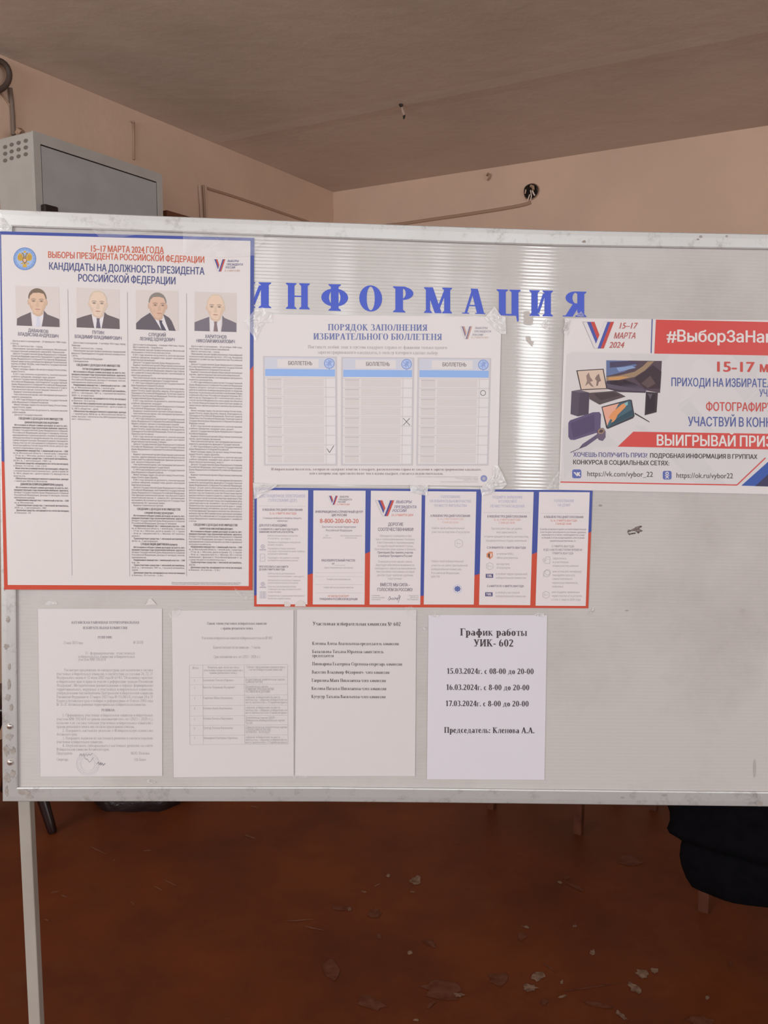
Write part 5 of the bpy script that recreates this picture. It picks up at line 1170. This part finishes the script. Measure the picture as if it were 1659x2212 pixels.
# printed prizes
def pr(name, shapes):
    mb = MB()
    for k, (pts, c_) in enumerate(shapes): mb.poly([Q(*p) for p in pts], Z4 + .0001 + .00004 * k, ink(*c_))
    return mb.build(name, ban)
pr('printed_monitor', [([(423, 383), (848, 388), (834, 633), (423, 560)], (84, 66, 76)), ([(423, 383), (590, 386), (660, 420), (560, 470), (423, 505)], (96, 110, 150)), ([(450, 395), (600, 388), (690, 400), (560, 430), (450, 440)], (74, 66, 92)), ([(500, 440), (620, 425), (650, 440), (520, 470)], (130, 150, 188)),
     ([(423, 510), (520, 500), (640, 470), (700, 430), (740, 392), (790, 390), (720, 460), (640, 510), (520, 535), (423, 540)], (150, 124, 100)), ([(440, 515), (540, 505), (600, 512), (520, 532), (440, 532)], (192, 142, 92)), ([(640, 520), (780, 420), (845, 470), (836, 600), (720, 600)], (64, 48, 56)), ([(690, 560), (760, 500), (800, 560), (740, 596)], (92, 74, 74))])
pr('printed_console', [([(423, 532), (560, 530), (640, 560), (730, 612), (722, 632), (520, 626), (423, 600)], (92, 80, 96)), ([(423, 600), (520, 626), (722, 632), (722, 622), (540, 612), (423, 590)], (70, 58, 70))])
pr('printed_laptop', [([(194, 460), (402, 447), (432, 604), (228, 614)], (70, 58, 60)), ([(204, 466), (396, 454), (422, 596), (234, 604)], (204, 180, 164)), ([(270, 500), (290, 476), (300, 510), (322, 540), (300, 548), (330, 590), (306, 580), (288, 560), (262, 580), (276, 540)], (140, 118, 110)), ([(350, 500), (368, 486), (376, 520), (384, 540), (366, 548), (360, 576), (346, 580), (350, 540), (336, 524)], (128, 108, 102)),
     ([(232, 612), (432, 602), (436, 612), (300, 632)], (196, 180, 176)), ([(290, 632), (490, 616), (572, 660), (372, 722), (296, 680)], (86, 72, 76)), ([(330, 640), (480, 626), (530, 652), (380, 690)], (72, 58, 62))])
pr('printed_speaker', [([(158, 618), (226, 606), (296, 616), (288, 796), (206, 812), (150, 794)], (86, 74, 90)), ([(158, 618), (226, 606), (296, 616), (290, 628), (222, 630)], (104, 92, 104)), ([(222, 630), (290, 628), (286, 792), (206, 810)], (76, 64, 78))])
pr('printed_speaker', [([(133, 862), (146, 842), (320, 780), (370, 778), (383, 796), (378, 914), (360, 934), (180, 992), (148, 990), (133, 968)], (92, 80, 112)), ([(150, 862), (330, 796), (336, 920), (170, 976)], (82, 70, 100))])
pr('printed_tablet', [([(386, 738), (600, 682), (618, 686), (640, 808), (628, 826), (434, 908), (422, 900)], (62, 58, 66)), ([(394, 744), (608, 690), (630, 806), (436, 896)], (70, 96, 108)), ([(394, 744), (520, 712), (470, 800), (440, 860), (430, 884)], (214, 158, 138)), ([(470, 840), (440, 820), (470, 780), (540, 720), (590, 700), (570, 740), (510, 800), (488, 850), (460, 858)], (212, 142, 92)), ([(560, 716), (586, 698), (588, 722), (574, 732)], (128, 178, 180)), ([(500, 830), (620, 760), (628, 802), (440, 890)], (52, 74, 88))])
pr('printed_phone', [([(726, 622), (818, 630), (808, 780), (716, 804)], (64, 52, 58)), ([(736, 640), (800, 640), (792, 770), (728, 790)], (50, 40, 46)), ([(740, 640), (776, 640), (760, 680)], (92, 84, 92)), ([(640, 782), (752, 850), (754, 858), (640, 794)], (66, 56, 58))])
pr('printed_hair_dryer', [([(352, 920), (372, 900), (402, 900), (418, 924), (418, 972), (396, 1000), (366, 992), (352, 970)], (104, 90, 110)), ([(356, 924), (374, 904), (400, 904), (412, 922), (396, 944), (368, 946)], (150, 122, 108)), ([(366, 926), (380, 912), (396, 914), (402, 926), (390, 936), (372, 936)], (84, 66, 64)), ([(352, 948), (360, 976), (270, 1040), (222, 1058), (240, 1024)], (96, 84, 110)), ([(236, 1030), (246, 1044), (222, 1058), (150, 1090), (146, 1086), (216, 1056)], (84, 72, 92))])
# ================= four A4 notices
def S7(x, y): return (60 + x / 2.860, 1290 + y / 2.860)
def S8_(x, y): return (620 + x / 2.860, 1290 + y / 2.860)
def lines(mb, F, rows_, m_, wt, capdef=7.2, slope=0.0):
    for r_ in rows_:
        s, x0, x1, y = r_[:4]; cap = r_[4] if len(r_) > 4 else capdef
        a, b_ = F(x0, y), F(x1, y + slope * (x1 - x0)); text(mb, s, a[0], a[1], b_[0], b_[1], cap, m_, Z1, serif, wt)
T1, T1B = ink(164, 156, 160), ink(142, 134, 140)  # text lightened in its colour to imitate a veil of reflected windows
A4M = mat('office_paper', (204, 197, 197), 0.55, spec=0.22, div=PRINT)
n1 = thing('a4_notice', 'sheet of a commission decision with a faint round stamp, lowest left on the board', 'notice', bp(218, 1677, ZP))
sheet(n1, [(82, 1315), (350, 1315), (350.6, 1676.2), (87.5, 1677.5)], ZP, A4M)
mb = MB(); lines(mb, S7, [('АЛТАЙСКАЯ РАЙОННАЯ ТЕРРИТОРИАЛЬНАЯ', 268, 688, 164, 5.4), ('ИЗБИРАТЕЛЬНАЯ КОМИССИЯ', 340, 615, 197, 5.4), ('РЕШЕНИЕ', 432, 523, 255, 5.2), ('РЕШИЛА:', 455, 540, 705, 5.2)], T1B, 1); mb.build('heading', n1)
mb = MB()
lines(mb, S7, [('23 мая 2023 года', 220, 341, 290), ('№ 32/220', 652, 713, 288), ('О  формировании  участковых', 355, 662, 354), ('избирательных комиссий избирательных', 312, 662, 375), ('участков №№ 592-614', 312, 483, 393),
    ('Рассмотрев предложения по кандидатурам для назначения в составы', 224, 774, 458), ('участковых избирательных комиссий, в соответствии со статьями 20, 22, 27', 178, 774, 482), ('Федерального закона от 12 июня 2002 года № 67-ФЗ «Об основных гарантиях', 178, 774, 505), ('избирательных прав и права на участие в референдуме граждан Российской', 178, 774, 529), ('Федерации», Методическими рекомендациями о порядке формирования', 178, 774, 553), ('территориальных, окружных и участковых избирательных комиссий,', 178, 774, 577), ('утвержденными постановлением Центральной избирательной комиссии', 178, 774, 600), ('Российской Федерации от 17 марта 2023 года № 111/863-8, статьями 24 и 31', 178, 774, 624), ('Кодекса Алтайского края о выборах и референдумах от 8 июля 2003 года', 178, 774, 648), ('№ 35-ЗС Алтайская районная территориальная избирательная комиссия', 178, 728, 671),
    ('1. Сформировать участковые избирательные комиссии избирательных', 213, 774, 737), ('участков №№ 592-614 со сроком полномочий пять лет (2023 – 2028 гг.),', 178, 774, 761), ('назначив в их составы членами участковых избирательных комиссий с', 178, 774, 785), ('правом решающего голоса лиц согласно прилагаемым спискам.', 178, 660, 808), ('2. Направить настоящее решение в Избирательную комиссию', 213, 774, 832), ('Алтайского края.', 178, 307, 855), ('3. Направить выписки из настоящего решения в соответствующие', 213, 774, 879), ('участковые избирательные комиссии.', 178, 465, 902), ('4. Опубликовать (обнародовать) настоящее решение на сайте', 213, 774, 925), ('Избирательной комиссии Алтайского края.', 178, 504, 948), ('Председатель', 178, 276, 972), ('М.Ю. Вялкова', 637, 752, 972), ('Секретарь', 178, 251, 1011), ('О.В. Белых', 657, 731, 1011)], T1, 0, 6.2)
mb.build('printed_text', n1)
mb = MB(); STP = ink(194, 188, 194); c_ = S7(370, 1030)
mb.ell(*c_, 25, 25, Z1 + .0001, STP, rin=.95); mb.ell(*c_, 16, 16, Z1 + .0001, STP, rin=.94)
for k in range(30): a_ = 2 * math.pi * k / 30; mb.line([(c_[0] + 19 * math.cos(a_), c_[1] + 19 * math.sin(a_)), (c_[0] + 22 * math.cos(a_), c_[1] + 22 * math.sin(a_))], 1.6, Z1 + .0001, STP)
mb.build('stamp', n1)
mb = MB(); G4 = ink(150, 144, 150)
for pts in ([(318, 980), (328, 965), (334, 982), (345, 966), (350, 984), (362, 966), (366, 980), (378, 968), (384, 978), (400, 964)], [(345, 984), (362, 1004), (366, 998), (380, 1020), (390, 1012), (405, 990)], [(424, 1032), (438, 1018), (440, 1036), (452, 1020), (450, 1038), (462, 1024), (464, 1040), (478, 1026), (470, 1036)]):
    mb.line([S7(*p) for p in pts], .9, Z1 + .0001, ink(116, 110, 120) if pts[0][0] > 400 else G4)
mb.build('signature', n1)
n2 = thing('a4_notice', 'sheet with a ruled table of commission members, second from the left in the bottom row', 'notice', bp(505, 1678, ZP))
sheet(n2, [(371, 1318.8), (634.2, 1317.8), (634.6, 1676.3), (375.2, 1679)], ZP, A4M)
mb = MB(); lines(mb, S7, [('Список членов участковых избирательных комиссий', 1107, 1476, 170, 6.2), ('с правом решающего голоса', 1193, 1390, 200, 6.2)], T1B, 1); mb.build('heading', n2)
mb = MB()
lines(mb, S7, [('Участковая избирательная комиссия избирательного участка № 602', 1073, 1511, 260), ('Количественный состав комиссии – 7 членов', 1145, 1437, 318), ('Срок полномочий пять лет (2023 – 2028 гг.)', 1148, 1434, 376)], T1, 0, 6.2)
mb.build('printed_text', n2)
mb = MB(); RU = ink(178, 170, 174)
xs = [998, 1081, 1337, 1605]; ys = [420, 497, 541, 607, 671, 734, 792, 854, 911]
for x in xs: mb.line([S7(x, ys[0]), S7(x + 3, ys[-1])], .7, Z1, RU)
for y in ys: mb.line([S7(xs[0], y), S7(xs[-1], y - 4)], .7, Z1, RU)
mb.build('table_rules', n2)
mb = MB()
rows_ = [('№ п/п', 1018, 1056, 444), ('Фамилия, имя, отчество члена', 1110, 1306, 440), ('участковой избирательной комиссии с', 1088, 1332, 458), ('правом решающего голоса', 1122, 1292, 474), ('Субъект предложения кандидатуры в', 1350, 1592, 438), ('состав избирательной комиссии', 1368, 1572, 454)]
for k, (nm, w_, sub) in enumerate([('Балалякова Татьяна Юрьевна', 1270, ['Всероссийская политическая партия', '"ЕДИНАЯ РОССИЯ"']), ('Васютин Владимир Федорович', 1280, ['Политическая партия', '"КОММУНИСТИЧЕСКАЯ ПАРТИЯ', 'РОССИЙСКОЙ ФЕДЕРАЦИИ"']), ('Гаврилова Майя Николаевна', 1266, ['собрание избирателей по месту', 'жительства - собрание избирателей по', 'месту жительства с. Старобелокуриха']),
        ('Кленова Алена Анатольевна', 1264, ['собрание избирателей по месту', 'жительства - собрание избирателей по', 'месту жительства село Старобелокуриха']), ('Козлова Наталья Николаевна', 1268, ['Политическая партия ЛДПР -', 'Либерально-демократическая партия', 'России']), ('Кучугур Татьяна Васильевна', 1266, ['Социалистическая политическая партия', '"СПРАВЕДЛИВАЯ РОССИЯ -', 'ПАТРИОТЫ - ЗА ПРАВДУ"']), ('Пивоварова Екатерина Сергеевна', 1297, ['собрание избирателей по месту', 'жительства - собрание избирателей по', 'месту жительства с. Старобелокуриха'])]):
    y = ys[k + 1] + 22
    rows_ += [('%d.' % (k + 1), 1026, 1036, y + 2), (nm, 1082, w_, y)]
    rows_ += [(s, 1344, 1344 + min(258, 7.4 * len(s)), y - 5 + 16 * i) for i, s in enumerate(sub)]
lines(mb, S7, rows_, T1, 0, 5.0); mb.build('table_text', n2)
K3 = ink(92, 84, 86)
n3 = thing('a4_notice', 'white sheet listing seven commission members in bold, between the table sheet and the timetable', 'notice', bp(768, 1677, ZP))
sheet(n3, [(641.6, 1317), (899.4, 1318), (896.6, 1676.4), (637.4, 1676.4)], ZP + .0001, A4M)
mb = MB(); lines(mb, S8_, [('Участковая избирательная комиссия № 602', 158, 703, 174, 8)], K3, 1, slope=.006); mb.build('heading', n3)
mb = MB(); lines(mb, S8_, [('Кленова Алена Анатольевна-председатель комиссии', 155, 691, 295), ('Балалякова Татьяна Юрьевна-заместитель', 155, 598, 345), ('председателя', 155, 289, 370), ('Пивоварова Екатерина Сергеевна-секретарь комиссии', 155, 712, 421), ('Васютин Владимир Фёдорович- член комиссии', 153, 633, 472), ('Гаврилова Майя Николаевна-член комиссии', 152, 611, 523), ('Козлова Наталья Николаевна-член комиссии', 151, 614, 573), ('Кучугур Татьяна Васильевна-член комиссии', 150, 609, 623)], K3, 1, 7.0, slope=.004); mb.build('name_list', n3)
n4 = thing('a4_notice', 'white timetable sheet with opening dates and hours in large type, rightmost of the bottom row', 'notice', bp(1050, 1685, ZP))
PAP4 = mat('bluish_office_paper', (206, 200, 207), 0.5, spec=0.25, div=PRINT)
sheet(n4, [(925.6, 1328.4), (1182, 1329), (1176.2, 1684.6), (922, 1683.4)], ZP, PAP4)
mb = MB(); K4 = ink(70, 62, 66); lines(mb, S8_, [('График работы', 1068, 1484, 237, 15.5), ('УИК- 602', 1152, 1400, 304, 15.5)], K4, 1, slope=.006); mb.build('heading', n4)
mb = MB(); lines(mb, S8_, [('15.03.2024г. с 08-00 до 20-00', 985, 1525, 473, 12), ('16.03.2024г. с 8-00 до 20-00', 981, 1498, 573, 12), ('17.03.2024г. с 8-00 до 20-00', 977, 1494, 673, 12)], K4, 1, slope=.005); mb.build('timetable', n4)
mb = MB(); lines(mb, S8_, [('Председатель: Кленова А.А.', 970, 1530, 838, 12.4)], K4, 1, slope=.005); mb.build('chair_name', n4)
# ---------------------------------------------------------------- sticky tape and scraps of paper
TAPE = clear('clear_tape', 0.16, 0.12)
TAPE2 = clear('crumpled_tape', 0.34, 0.10, (0.95, 0.93, 0.92))
MILK = clear('milky_tape', 0.62, 0.22, (0.84, 0.81, 0.81))
SCRAP = mat('torn_paper_scrap', (204, 195, 192), 0.6, div=PRINT)
def patch(name, label, pts, m_, crumple=.0, off=.0021, group=None, seed=1, cat='tape', per=10):
    "a small flexible piece stuck on the board: outline in pixels, resampled, with creases standing up to crumple metres"
    rnd = random.Random(seed)
    out = []
    for (x0, y0), (x1, y1) in zip(pts, pts[1:] + pts[:1]):
        n = max(1, int(math.hypot(x1 - x0, y1 - y0) / per))
        out += [(x0 + (x1 - x0) * k / n, y0 + (y1 - y0) * k / n) for k in range(n)]
    cx_, cy_ = sum(p[0] for p in out) / len(out), sum(p[1] for p in out) / len(out)
    mb = MB(); rings = []
    R_ = [1.0, .82, .62, .42, .22]
    for i, q in enumerate(R_):
        jt = per * .30 if (crumple and i) else 0
        rings.append([bp(cx_ + (x - cx_) * q + jt * (rnd.random() - .5), cy_ + (y - cy_) * q + jt * (rnd.random() - .5), off + (crumple * rnd.random() ** 2 * .7 if crumple else 0)) for x, y in out])
    mb.strip(rings, m_, True)
    c0 = bp(cx_, cy_, off)
    k0 = len(mb.v); mb.add([c0] + rings[-1], [[0, 1 + k, 1 + (k + 1) % len(out)] for k in range(len(out))], m_)
    o = mb.build(name, None, False, bp(cx_, cy_, off))
    return tag(o, label, cat, group)
patch('tape_strip', 'wide shiny clear tape across the top right corner of the portrait poster', [(395, 496), (470, 492), (569, 497), (571, 521), (556, 532), (549, 552), (470, 556), (396, 546)], TAPE, .0022, .0058, seed=3, per=14)
patch('tape_strip', 'crumpled clear tape over the middle of the top rail, above the portrait poster heading', [(182, 470), (208, 483), (300, 474), (330, 500), (268, 512), (214, 512), (196, 492)], TAPE, .0012, .0060, seed=4, per=12)
patch('tape_strip', 'creased clear tape at the top left corner of the board', [(-4, 468), (6, 472), (24, 494), (10, 500), (-3, 497)], TAPE2, .004, .0060, seed=5, per=6)
patch('tape_strip', 'pointed crumpled tape joining the portrait poster to the ballot poster at the letter row', [(526, 697), (548, 672), (566, 664), (586, 674), (588, 696), (574, 697), (562, 712), (553, 736), (544, 722)], TAPE2, .0032, .0024, seed=6, per=7)
patch('tape_strip', 'large white pointed tape on the top right corner of the ballot poster', [(1047, 686), (1057, 675), (1068, 662), (1082, 681), (1092, 685), (1093, 722), (1082, 721), (1064, 705)], MILK, .0016, .0024, seed=7, per=7)
patch('tape_strip', 'tall smooth clear tape beside the right edge of the ballot poster', [(1083, 684.5), (1111, 684.5), (1116.5, 694), (1111, 1050), (1076, 1050)], clear('smooth_film', 0.10, 0.3), 0, .0016, seed=8, per=40)
patch('tape_strip', 'whitish torn tape on the bottom right corner of the ballot poster', [(1041, 1051), (1064, 1030), (1066, 1006), (1076, 1006), (1086, 1024), (1095, 1046), (1084, 1056), (1046, 1058)], MILK, .0026, .0026, seed=9, per=6)
patch('tape_strip', 'white ragged tape over the top left corner of the leaflet', [(546, 1043), (556, 1042), (600, 1046), (594, 1053), (578, 1062), (566, 1068), (557, 1076), (550, 1078)], MILK, .0018, .0026, seed=10, per=7)
patch('tape_strip', 'short white tape above the third leaflet panel', [(885, 1046), (908, 1050), (925, 1047), (924, 1059), (922, 1071), (905, 1068), (887, 1063)], MILK, .0012, .0026, seed=11, per=6)
patch('tape_strip', 'white tape over the top left corner of the fifth leaflet panel', [(1037, 1052), (1054, 1054), (1070, 1058), (1066, 1066), (1052, 1071), (1041, 1073)], MILK, .0012, .0026, seed=12, per=6)
patch('tape_strip', 'wrinkled clear tape at the bottom left corner of the banner', [(1180, 1056), (1190, 1040), (1202, 1024), (1208, 1016), (1211, 1040), (1208, 1058), (1196, 1057)], TAPE2, .004, .0022, seed=13, per=5)
patch('tape_strip', 'bright crumpled tape at the top left corner of the banner', [(1219, 690), (1227, 688), (1231, 689), (1227, 704), (1229, 716), (1224, 724), (1218, 720), (1217, 708), (1222, 700)], MILK, .005, .0026, seed=14, per=4)
patch('tape_strip', 'scrap of clear tape under the last blue letter', [(1243, 681), (1247, 674), (1251, 677), (1255, 672), (1260, 678), (1262, 684), (1252, 684)], TAPE2, .004, .0012, seed=15, per=3)
patch('tape_strip', 'pale triangle of tape left on the plastic between the last letters and the banner', [(1168, 700), (1180, 688), (1186, 704), (1188, 714), (1178, 712)], TAPE2, .002, .0012, seed=16, per=4)
patch('tape_strip', 'long greyish tape remnant below the second last letter', [(1132, 672), (1144, 672), (1144, 684), (1152, 682), (1151, 700), (1147, 703), (1132, 701)], mat('tape_glue_residue', (186, 178, 173), 0.6, div=PRINT), .0004, .0009, seed=17, per=5)
patch('tape_strip', 'tiny dark tape remnant lower on the bright stripe', [(1136, 726), (1145, 726), (1147, 735), (1153, 738), (1150, 749), (1143, 742), (1137, 735)], mat('tape_glue_residue', (186, 178, 173), 0.6, div=PRINT), .0004, .0009, seed=18, per=5)
patch('paper_scrap', 'little triangular paper scrap above the right corner of the stamped sheet', [(313, 1307), (322, 1294), (327, 1293), (338, 1306)], SCRAP, .0008, .0012, seed=19, cat='paper scrap', per=5)
patch('tape_strip', 'faint tape scrap above the left corner of the stamped sheet', [(96, 1306), (104, 1298), (121, 1299), (124, 1305), (110, 1307)], TAPE2, .0010, .0012, seed=20, per=6)
patch('tape_strip', 'shiny crumpled bit of tape below the right corner of the stamped sheet', [(316, 1686), (322, 1684), (331, 1687), (338, 1691), (330, 1693), (320, 1692)], TAPE2, .005, .0012, seed=21, per=3)
patch('tape_strip', 'glinting creased tape on the top left corner of the table sheet', [(364, 1326), (374, 1312), (390, 1318), (388, 1328), (376, 1334), (368, 1335)], TAPE, .004, .0016, seed=22, per=4)
patch('paper_scrap', 'left one of two torn paper scraps on the bottom edge of the leaflet', [(614, 1299), (622, 1300), (628, 1305), (627, 1310), (614.5, 1310)], SCRAP, .0004, .0018, seed=23, cat='paper scrap', per=5)
patch('paper_scrap', 'right and bigger one of two torn paper scraps on the bottom edge of the leaflet', [(638, 1304), (646, 1296), (652, 1297), (659, 1303), (661, 1310), (637, 1310)], SCRAP, .0004, .0018, seed=24, cat='paper scrap', per=5)
patch('tape_strip', 'clear tape over the top right corner of the name list sheet', [(872, 1312), (888, 1310), (900, 1318), (899, 1342), (890, 1340), (878, 1326)], TAPE, .003, .0018, seed=25, per=5)
patch('tape_strip', 'white tape crumb between the name list sheet and the timetable sheet', [(906, 1353), (915, 1354), (922, 1358), (920, 1361), (911, 1359)], MILK, .003, .0012, seed=26, per=3)
patch('tape_strip', 'shiny tape bit on the top left corner of the timetable sheet', [(931, 1328), (942, 1326), (949, 1330), (943, 1334), (934, 1333)], MILK, .003, .0016, seed=27, per=3)
patch('tape_strip', 'shiny tape bit on the top right corner of the timetable sheet', [(1153, 1328), (1164, 1323), (1175, 1325), (1175, 1333), (1162, 1332)], MILK, .003, .0016, seed=28, per=3)
patch('tape_strip', 'thin bright curl of tape at the bottom right corner of the leaflet', [(1271, 1328), (1276, 1321), (1282, 1312), (1283, 1316), (1277, 1325)], MILK, .003, .0012, seed=29, per=3)
patch('tape_strip', 'clear tape curling off the bottom right corner of the portrait poster', [(505, 1268), (516, 1276), (534, 1286), (534, 1297), (520, 1290), (508, 1276)], TAPE, .003, .0018, seed=30, per=4)
patch('tape_strip', 'clear tape at the bottom left corner of the name list sheet', [(630, 1672), (640, 1674), (664, 1675), (662, 1680), (640, 1681), (634, 1684)], TAPE, .002, .0016, seed=31, per=5)

# ---------------------------------------------------------------- chairs and clothes behind the board
VARN = mat('worn_brown_varnish', (78, 42, 28), 0.4, noise=1, scale=26, second=(60, 30, 20))
VDARK = mat('dark_gloss_varnish', (30, 14, 13), 0.22, spec=0.4)
def leg_mesh(mb, base, top, w0, w1, m_, ax, ay):
    r0 = [base + ax * (sx * w0) + ay * (sy * w0) for sx, sy in ((-1, -1), (1, -1), (1, 1), (-1, 1))]
    r1 = [top + ax * (sx * w1) + ay * (sy * w1) for sx, sy in ((-1, -1), (1, -1), (1, 1), (-1, 1))]
    mb.strip([r0, r1], m_, True); mb.face(list(reversed(r0)), m_); mb.face(r1, m_)
def wooden_chair(label, corner, ax, ay, w=.36, d=.36, group=None, leg_w=.0155, lean=1.0):
    "square-legged school chair: corner is the foot of its front left leg, ax runs to the right leg, ay to the back legs"
    ctr = corner + ax * (w / 2) + ay * (d / 2)
    t = thing('wooden_chair', label, 'chair', ctr, group)
    for i, (a, b_) in enumerate(((0, 0), (1, 0), (0, 1), (1, 1))):
        p = corner + ax * (w * a) + ay * (d * b_)
        mb = MB()
        leg_mesh(mb, p, p + UZ * (.43 if b_ == 0 else .84) + (ay * .05 * lean if b_ else Vector((0, 0, 0))), leg_w * .85, leg_w, VARN, ax, ay)
        fix_normals(mb.build('leg', t))
    mb = MB(); mb.box(corner - ax * .02 - ay * .02 + UZ * .43, ax * (w + .04), ay * (d + .03), UZ * .022, VARN, bev=.006); mb.build('seat', t)
    mb = MB(); rows = []
    for k in range(7):
        q = k / 6; bow = (.03 * math.sin(math.pi * q) + .035) * lean; l_ = lean
        rows.append([corner + ax * (w * q) + ay * (d + bow) + UZ * .60, corner + ax * (w * q) + ay * (d + .015 * l_ + bow) + UZ * .80, corner + ax * (w * q) + ay * (d + .012 + .015 * l_ + bow) + UZ * .80, corner + ax * (w * q) + ay * (d + .012 + bow) + UZ * .60])
    mb.strip(rows, VARN, True); mb.face(rows[0], VARN); mb.face(list(reversed(rows[-1])), VARN)
    fix_normals(mb.build('backrest', t))
    for b_ in (0, 1):
        mb = MB(); mb.box(corner + ay * (d * b_ - .009) + UZ * .36, ax * w, ay * .018, UZ * .05, VARN); mb.build('rail', t)
    return t
f1 = fl(1250, 1800); f0 = fl(1062, 1746)
ax = (f1 - f0); wch = ax.length; ax = ax.normalized(); ay = Vector((-ax.y, ax.x, 0))
wooden_chair('brown wooden chair whose front legs show below the middle of the board', f0, ax, ay, wch, .38)
f2 = fl(1412, 1748)
wooden_chair('brown wooden chair showing one pale foot, left of the black coat', f2, ax, ay, .36, .38)
f3 = fl(1521, 1966)
coat_chair = wooden_chair('brown wooden chair under the black coat at the right', f3 + ay * .38 + ax * .38, -ax, -ay, .38, .38, leg_w=.017, lean=.15)
# black coat thrown over that chair, hanging almost to the floor
COAT = mat('black_cloth', (13, 12, 15), 0.95, spec=0.05, noise=1, scale=30, second=(9, 8, 11))
mb = MB(); rows = []
def at_depth(px, py, y): # point seen at that pixel, y metres in front of the camera's position
    r_ = ray(px, py); return EYE + r_ * (y / r_.y)
prof = [(1512, 1922, 2.30), (1500, 1915, 2.30), (1488, 1896, 2.30), (1477, 1868, 2.31), (1473, 1845, 2.32), (1475, 1822, 2.33), (1477, 1812, 2.34), (1466, 1805, 2.35), (1450, 1796, 2.36), (1444, 1785, 2.36), (1450, 1768, 2.37), (1449, 1750, 2.38), (1440, 1725, 2.39), (1436, 1640, 2.40), (1452, 1560, 2.42), (1480, 1450, 2.44), (1496, 1370, 2.4), (1500, 1335, 2.4)]
for i, (px, py, y) in enumerate(prof):
    L = at_depth(px, py, 2.29 - .003 * i); row = []
    wid = .78 - .03 * max(0, i - 12); dep = .07
    q = i / (len(prof) - 1)
    c_ = L + ax * (wid / 2)
    zb = L.z
    for k in range(40):
        a_ = 2 * math.pi * k / 40
        ca, sa_ = math.cos(a_ + math.pi), math.sin(a_ + math.pi)
        e_ = 0.55
        ux = math.copysign(abs(ca) ** e_, ca) * wid / 2; uy = math.copysign(abs(sa_) ** e_, sa_) * dep / 2
        fold = .014 * math.sin(7 * a_ + 2.2 * q) * (1.2 - q) + .008 * math.sin(13 * a_ + 1)
        if k == 0: fold = 0
        drop = (.11 * (ux / wid + .5) + .006 * math.sin(5 * a_)) * max(0, 1 - i / 6)
        p = c_ + ax * (ux * (1 + fold)) + ay * (uy * (1 + fold * 2)); p.z = max(.02, zb + drop)
        row.append(p)
    rows.append(row)
rows.append([p + ay * (.10 + .04 * math.sin(k * .8)) + UZ * .03 for k, p in enumerate(rows[-1])])      # folded back over the top of the chair
mb.strip(rows, COAT, True); mb.face(rows[-1], COAT); mb.face(list(reversed(rows[0])), COAT)
o = fix_normals(mb.build('coat', None, True, f3)); tag(o, 'black coat draped over a chair behind the right end of the board', 'coat')
# dark chair at the left with splayed round legs
b0 = fl(114, 1799); 
t = thing('dark_stool', 'dark glossy stool with splayed legs behind the left end of the board', 'stool', b0 + Vector((-.16, .17, 0)))
top0 = at_depth(97, 1716, b0.y + .04)
sl_ = (top0 - b0); sl_ = sl_ / sl_.z
ctr = b0 + Vector((-.16, .17, 0))
for sx, sy in ((1, -1), (-1, -1), (1, 1), (-1, 1)):
    foot = Vector((ctr.x + .16 * sx, ctr.y + .17 * sy, 0))
    head = Vector((ctr.x + .16 * sx + sl_.x * .42 * sx, ctr.y + .17 * sy - .05 * sy, .42))
    mb = MB(); mb.tube([foot + (head - foot) * q for q in (0, .02, .09, .3, .6, 1)], [.014, .0165, .0175, .020, .0215, .022], VDARK, 14); mb.build('leg', t, True)
mb = MB(); rows = []
for r_, z_ in ((.02, .42), (.15, .42), (.17, .43), (.17, .445), (.155, .455), (.02, .458)):
    rows.append([ctr + Vector((r_ * math.cos(a_), r_ * math.sin(a_), z_)) for a_ in [2 * math.pi * k / 28 for k in range(28)]])
mb.strip(rows, VDARK, True); mb.face(rows[-1], VDARK); mb.face(list(reversed(rows[0])), VDARK); mb.build('seat', t, True)
# dark shiny plastic bag on the floor
BAG = mat('black_plastic_film', (30, 20, 20), 0.22, spec=0.6, bump=0.9, bscale=30)
bc = fl(285, 1756) + Vector((0, .12, 0))
mb = MB(); rows = []
for i in range(9):
    q = i / 8; z_ = .20 * q; row = []
    for k in range(30):
        a_ = 2 * math.pi * k / 30
        r_ = (1.0 - .5 * q ** 2) * (1 + .06 * math.sin(5 * a_ + 3 * q) + .04 * math.sin(11 * a_ + 7 * q))
        if i == 0: r_ *= .92
        row.append(bc + Vector(((.19) * r_ * math.cos(a_), .13 * r_ * math.sin(a_), z_ + .008 * math.sin(4 * a_) * q)))
    rows.append(row)
mb.strip(rows, BAG, True); mb.face(rows[-1], BAG); mb.face(list(reversed(rows[0])), BAG)
o = fix_normals(mb.build('plastic_bag', None, True, bc)); tag(o, 'black shiny plastic bag on the floor behind the board, right of the stool', 'bag')
# remove the type helper used to draw the lettering
bpy.data.objects.remove(_to); bpy.data.curves.remove(_tc)
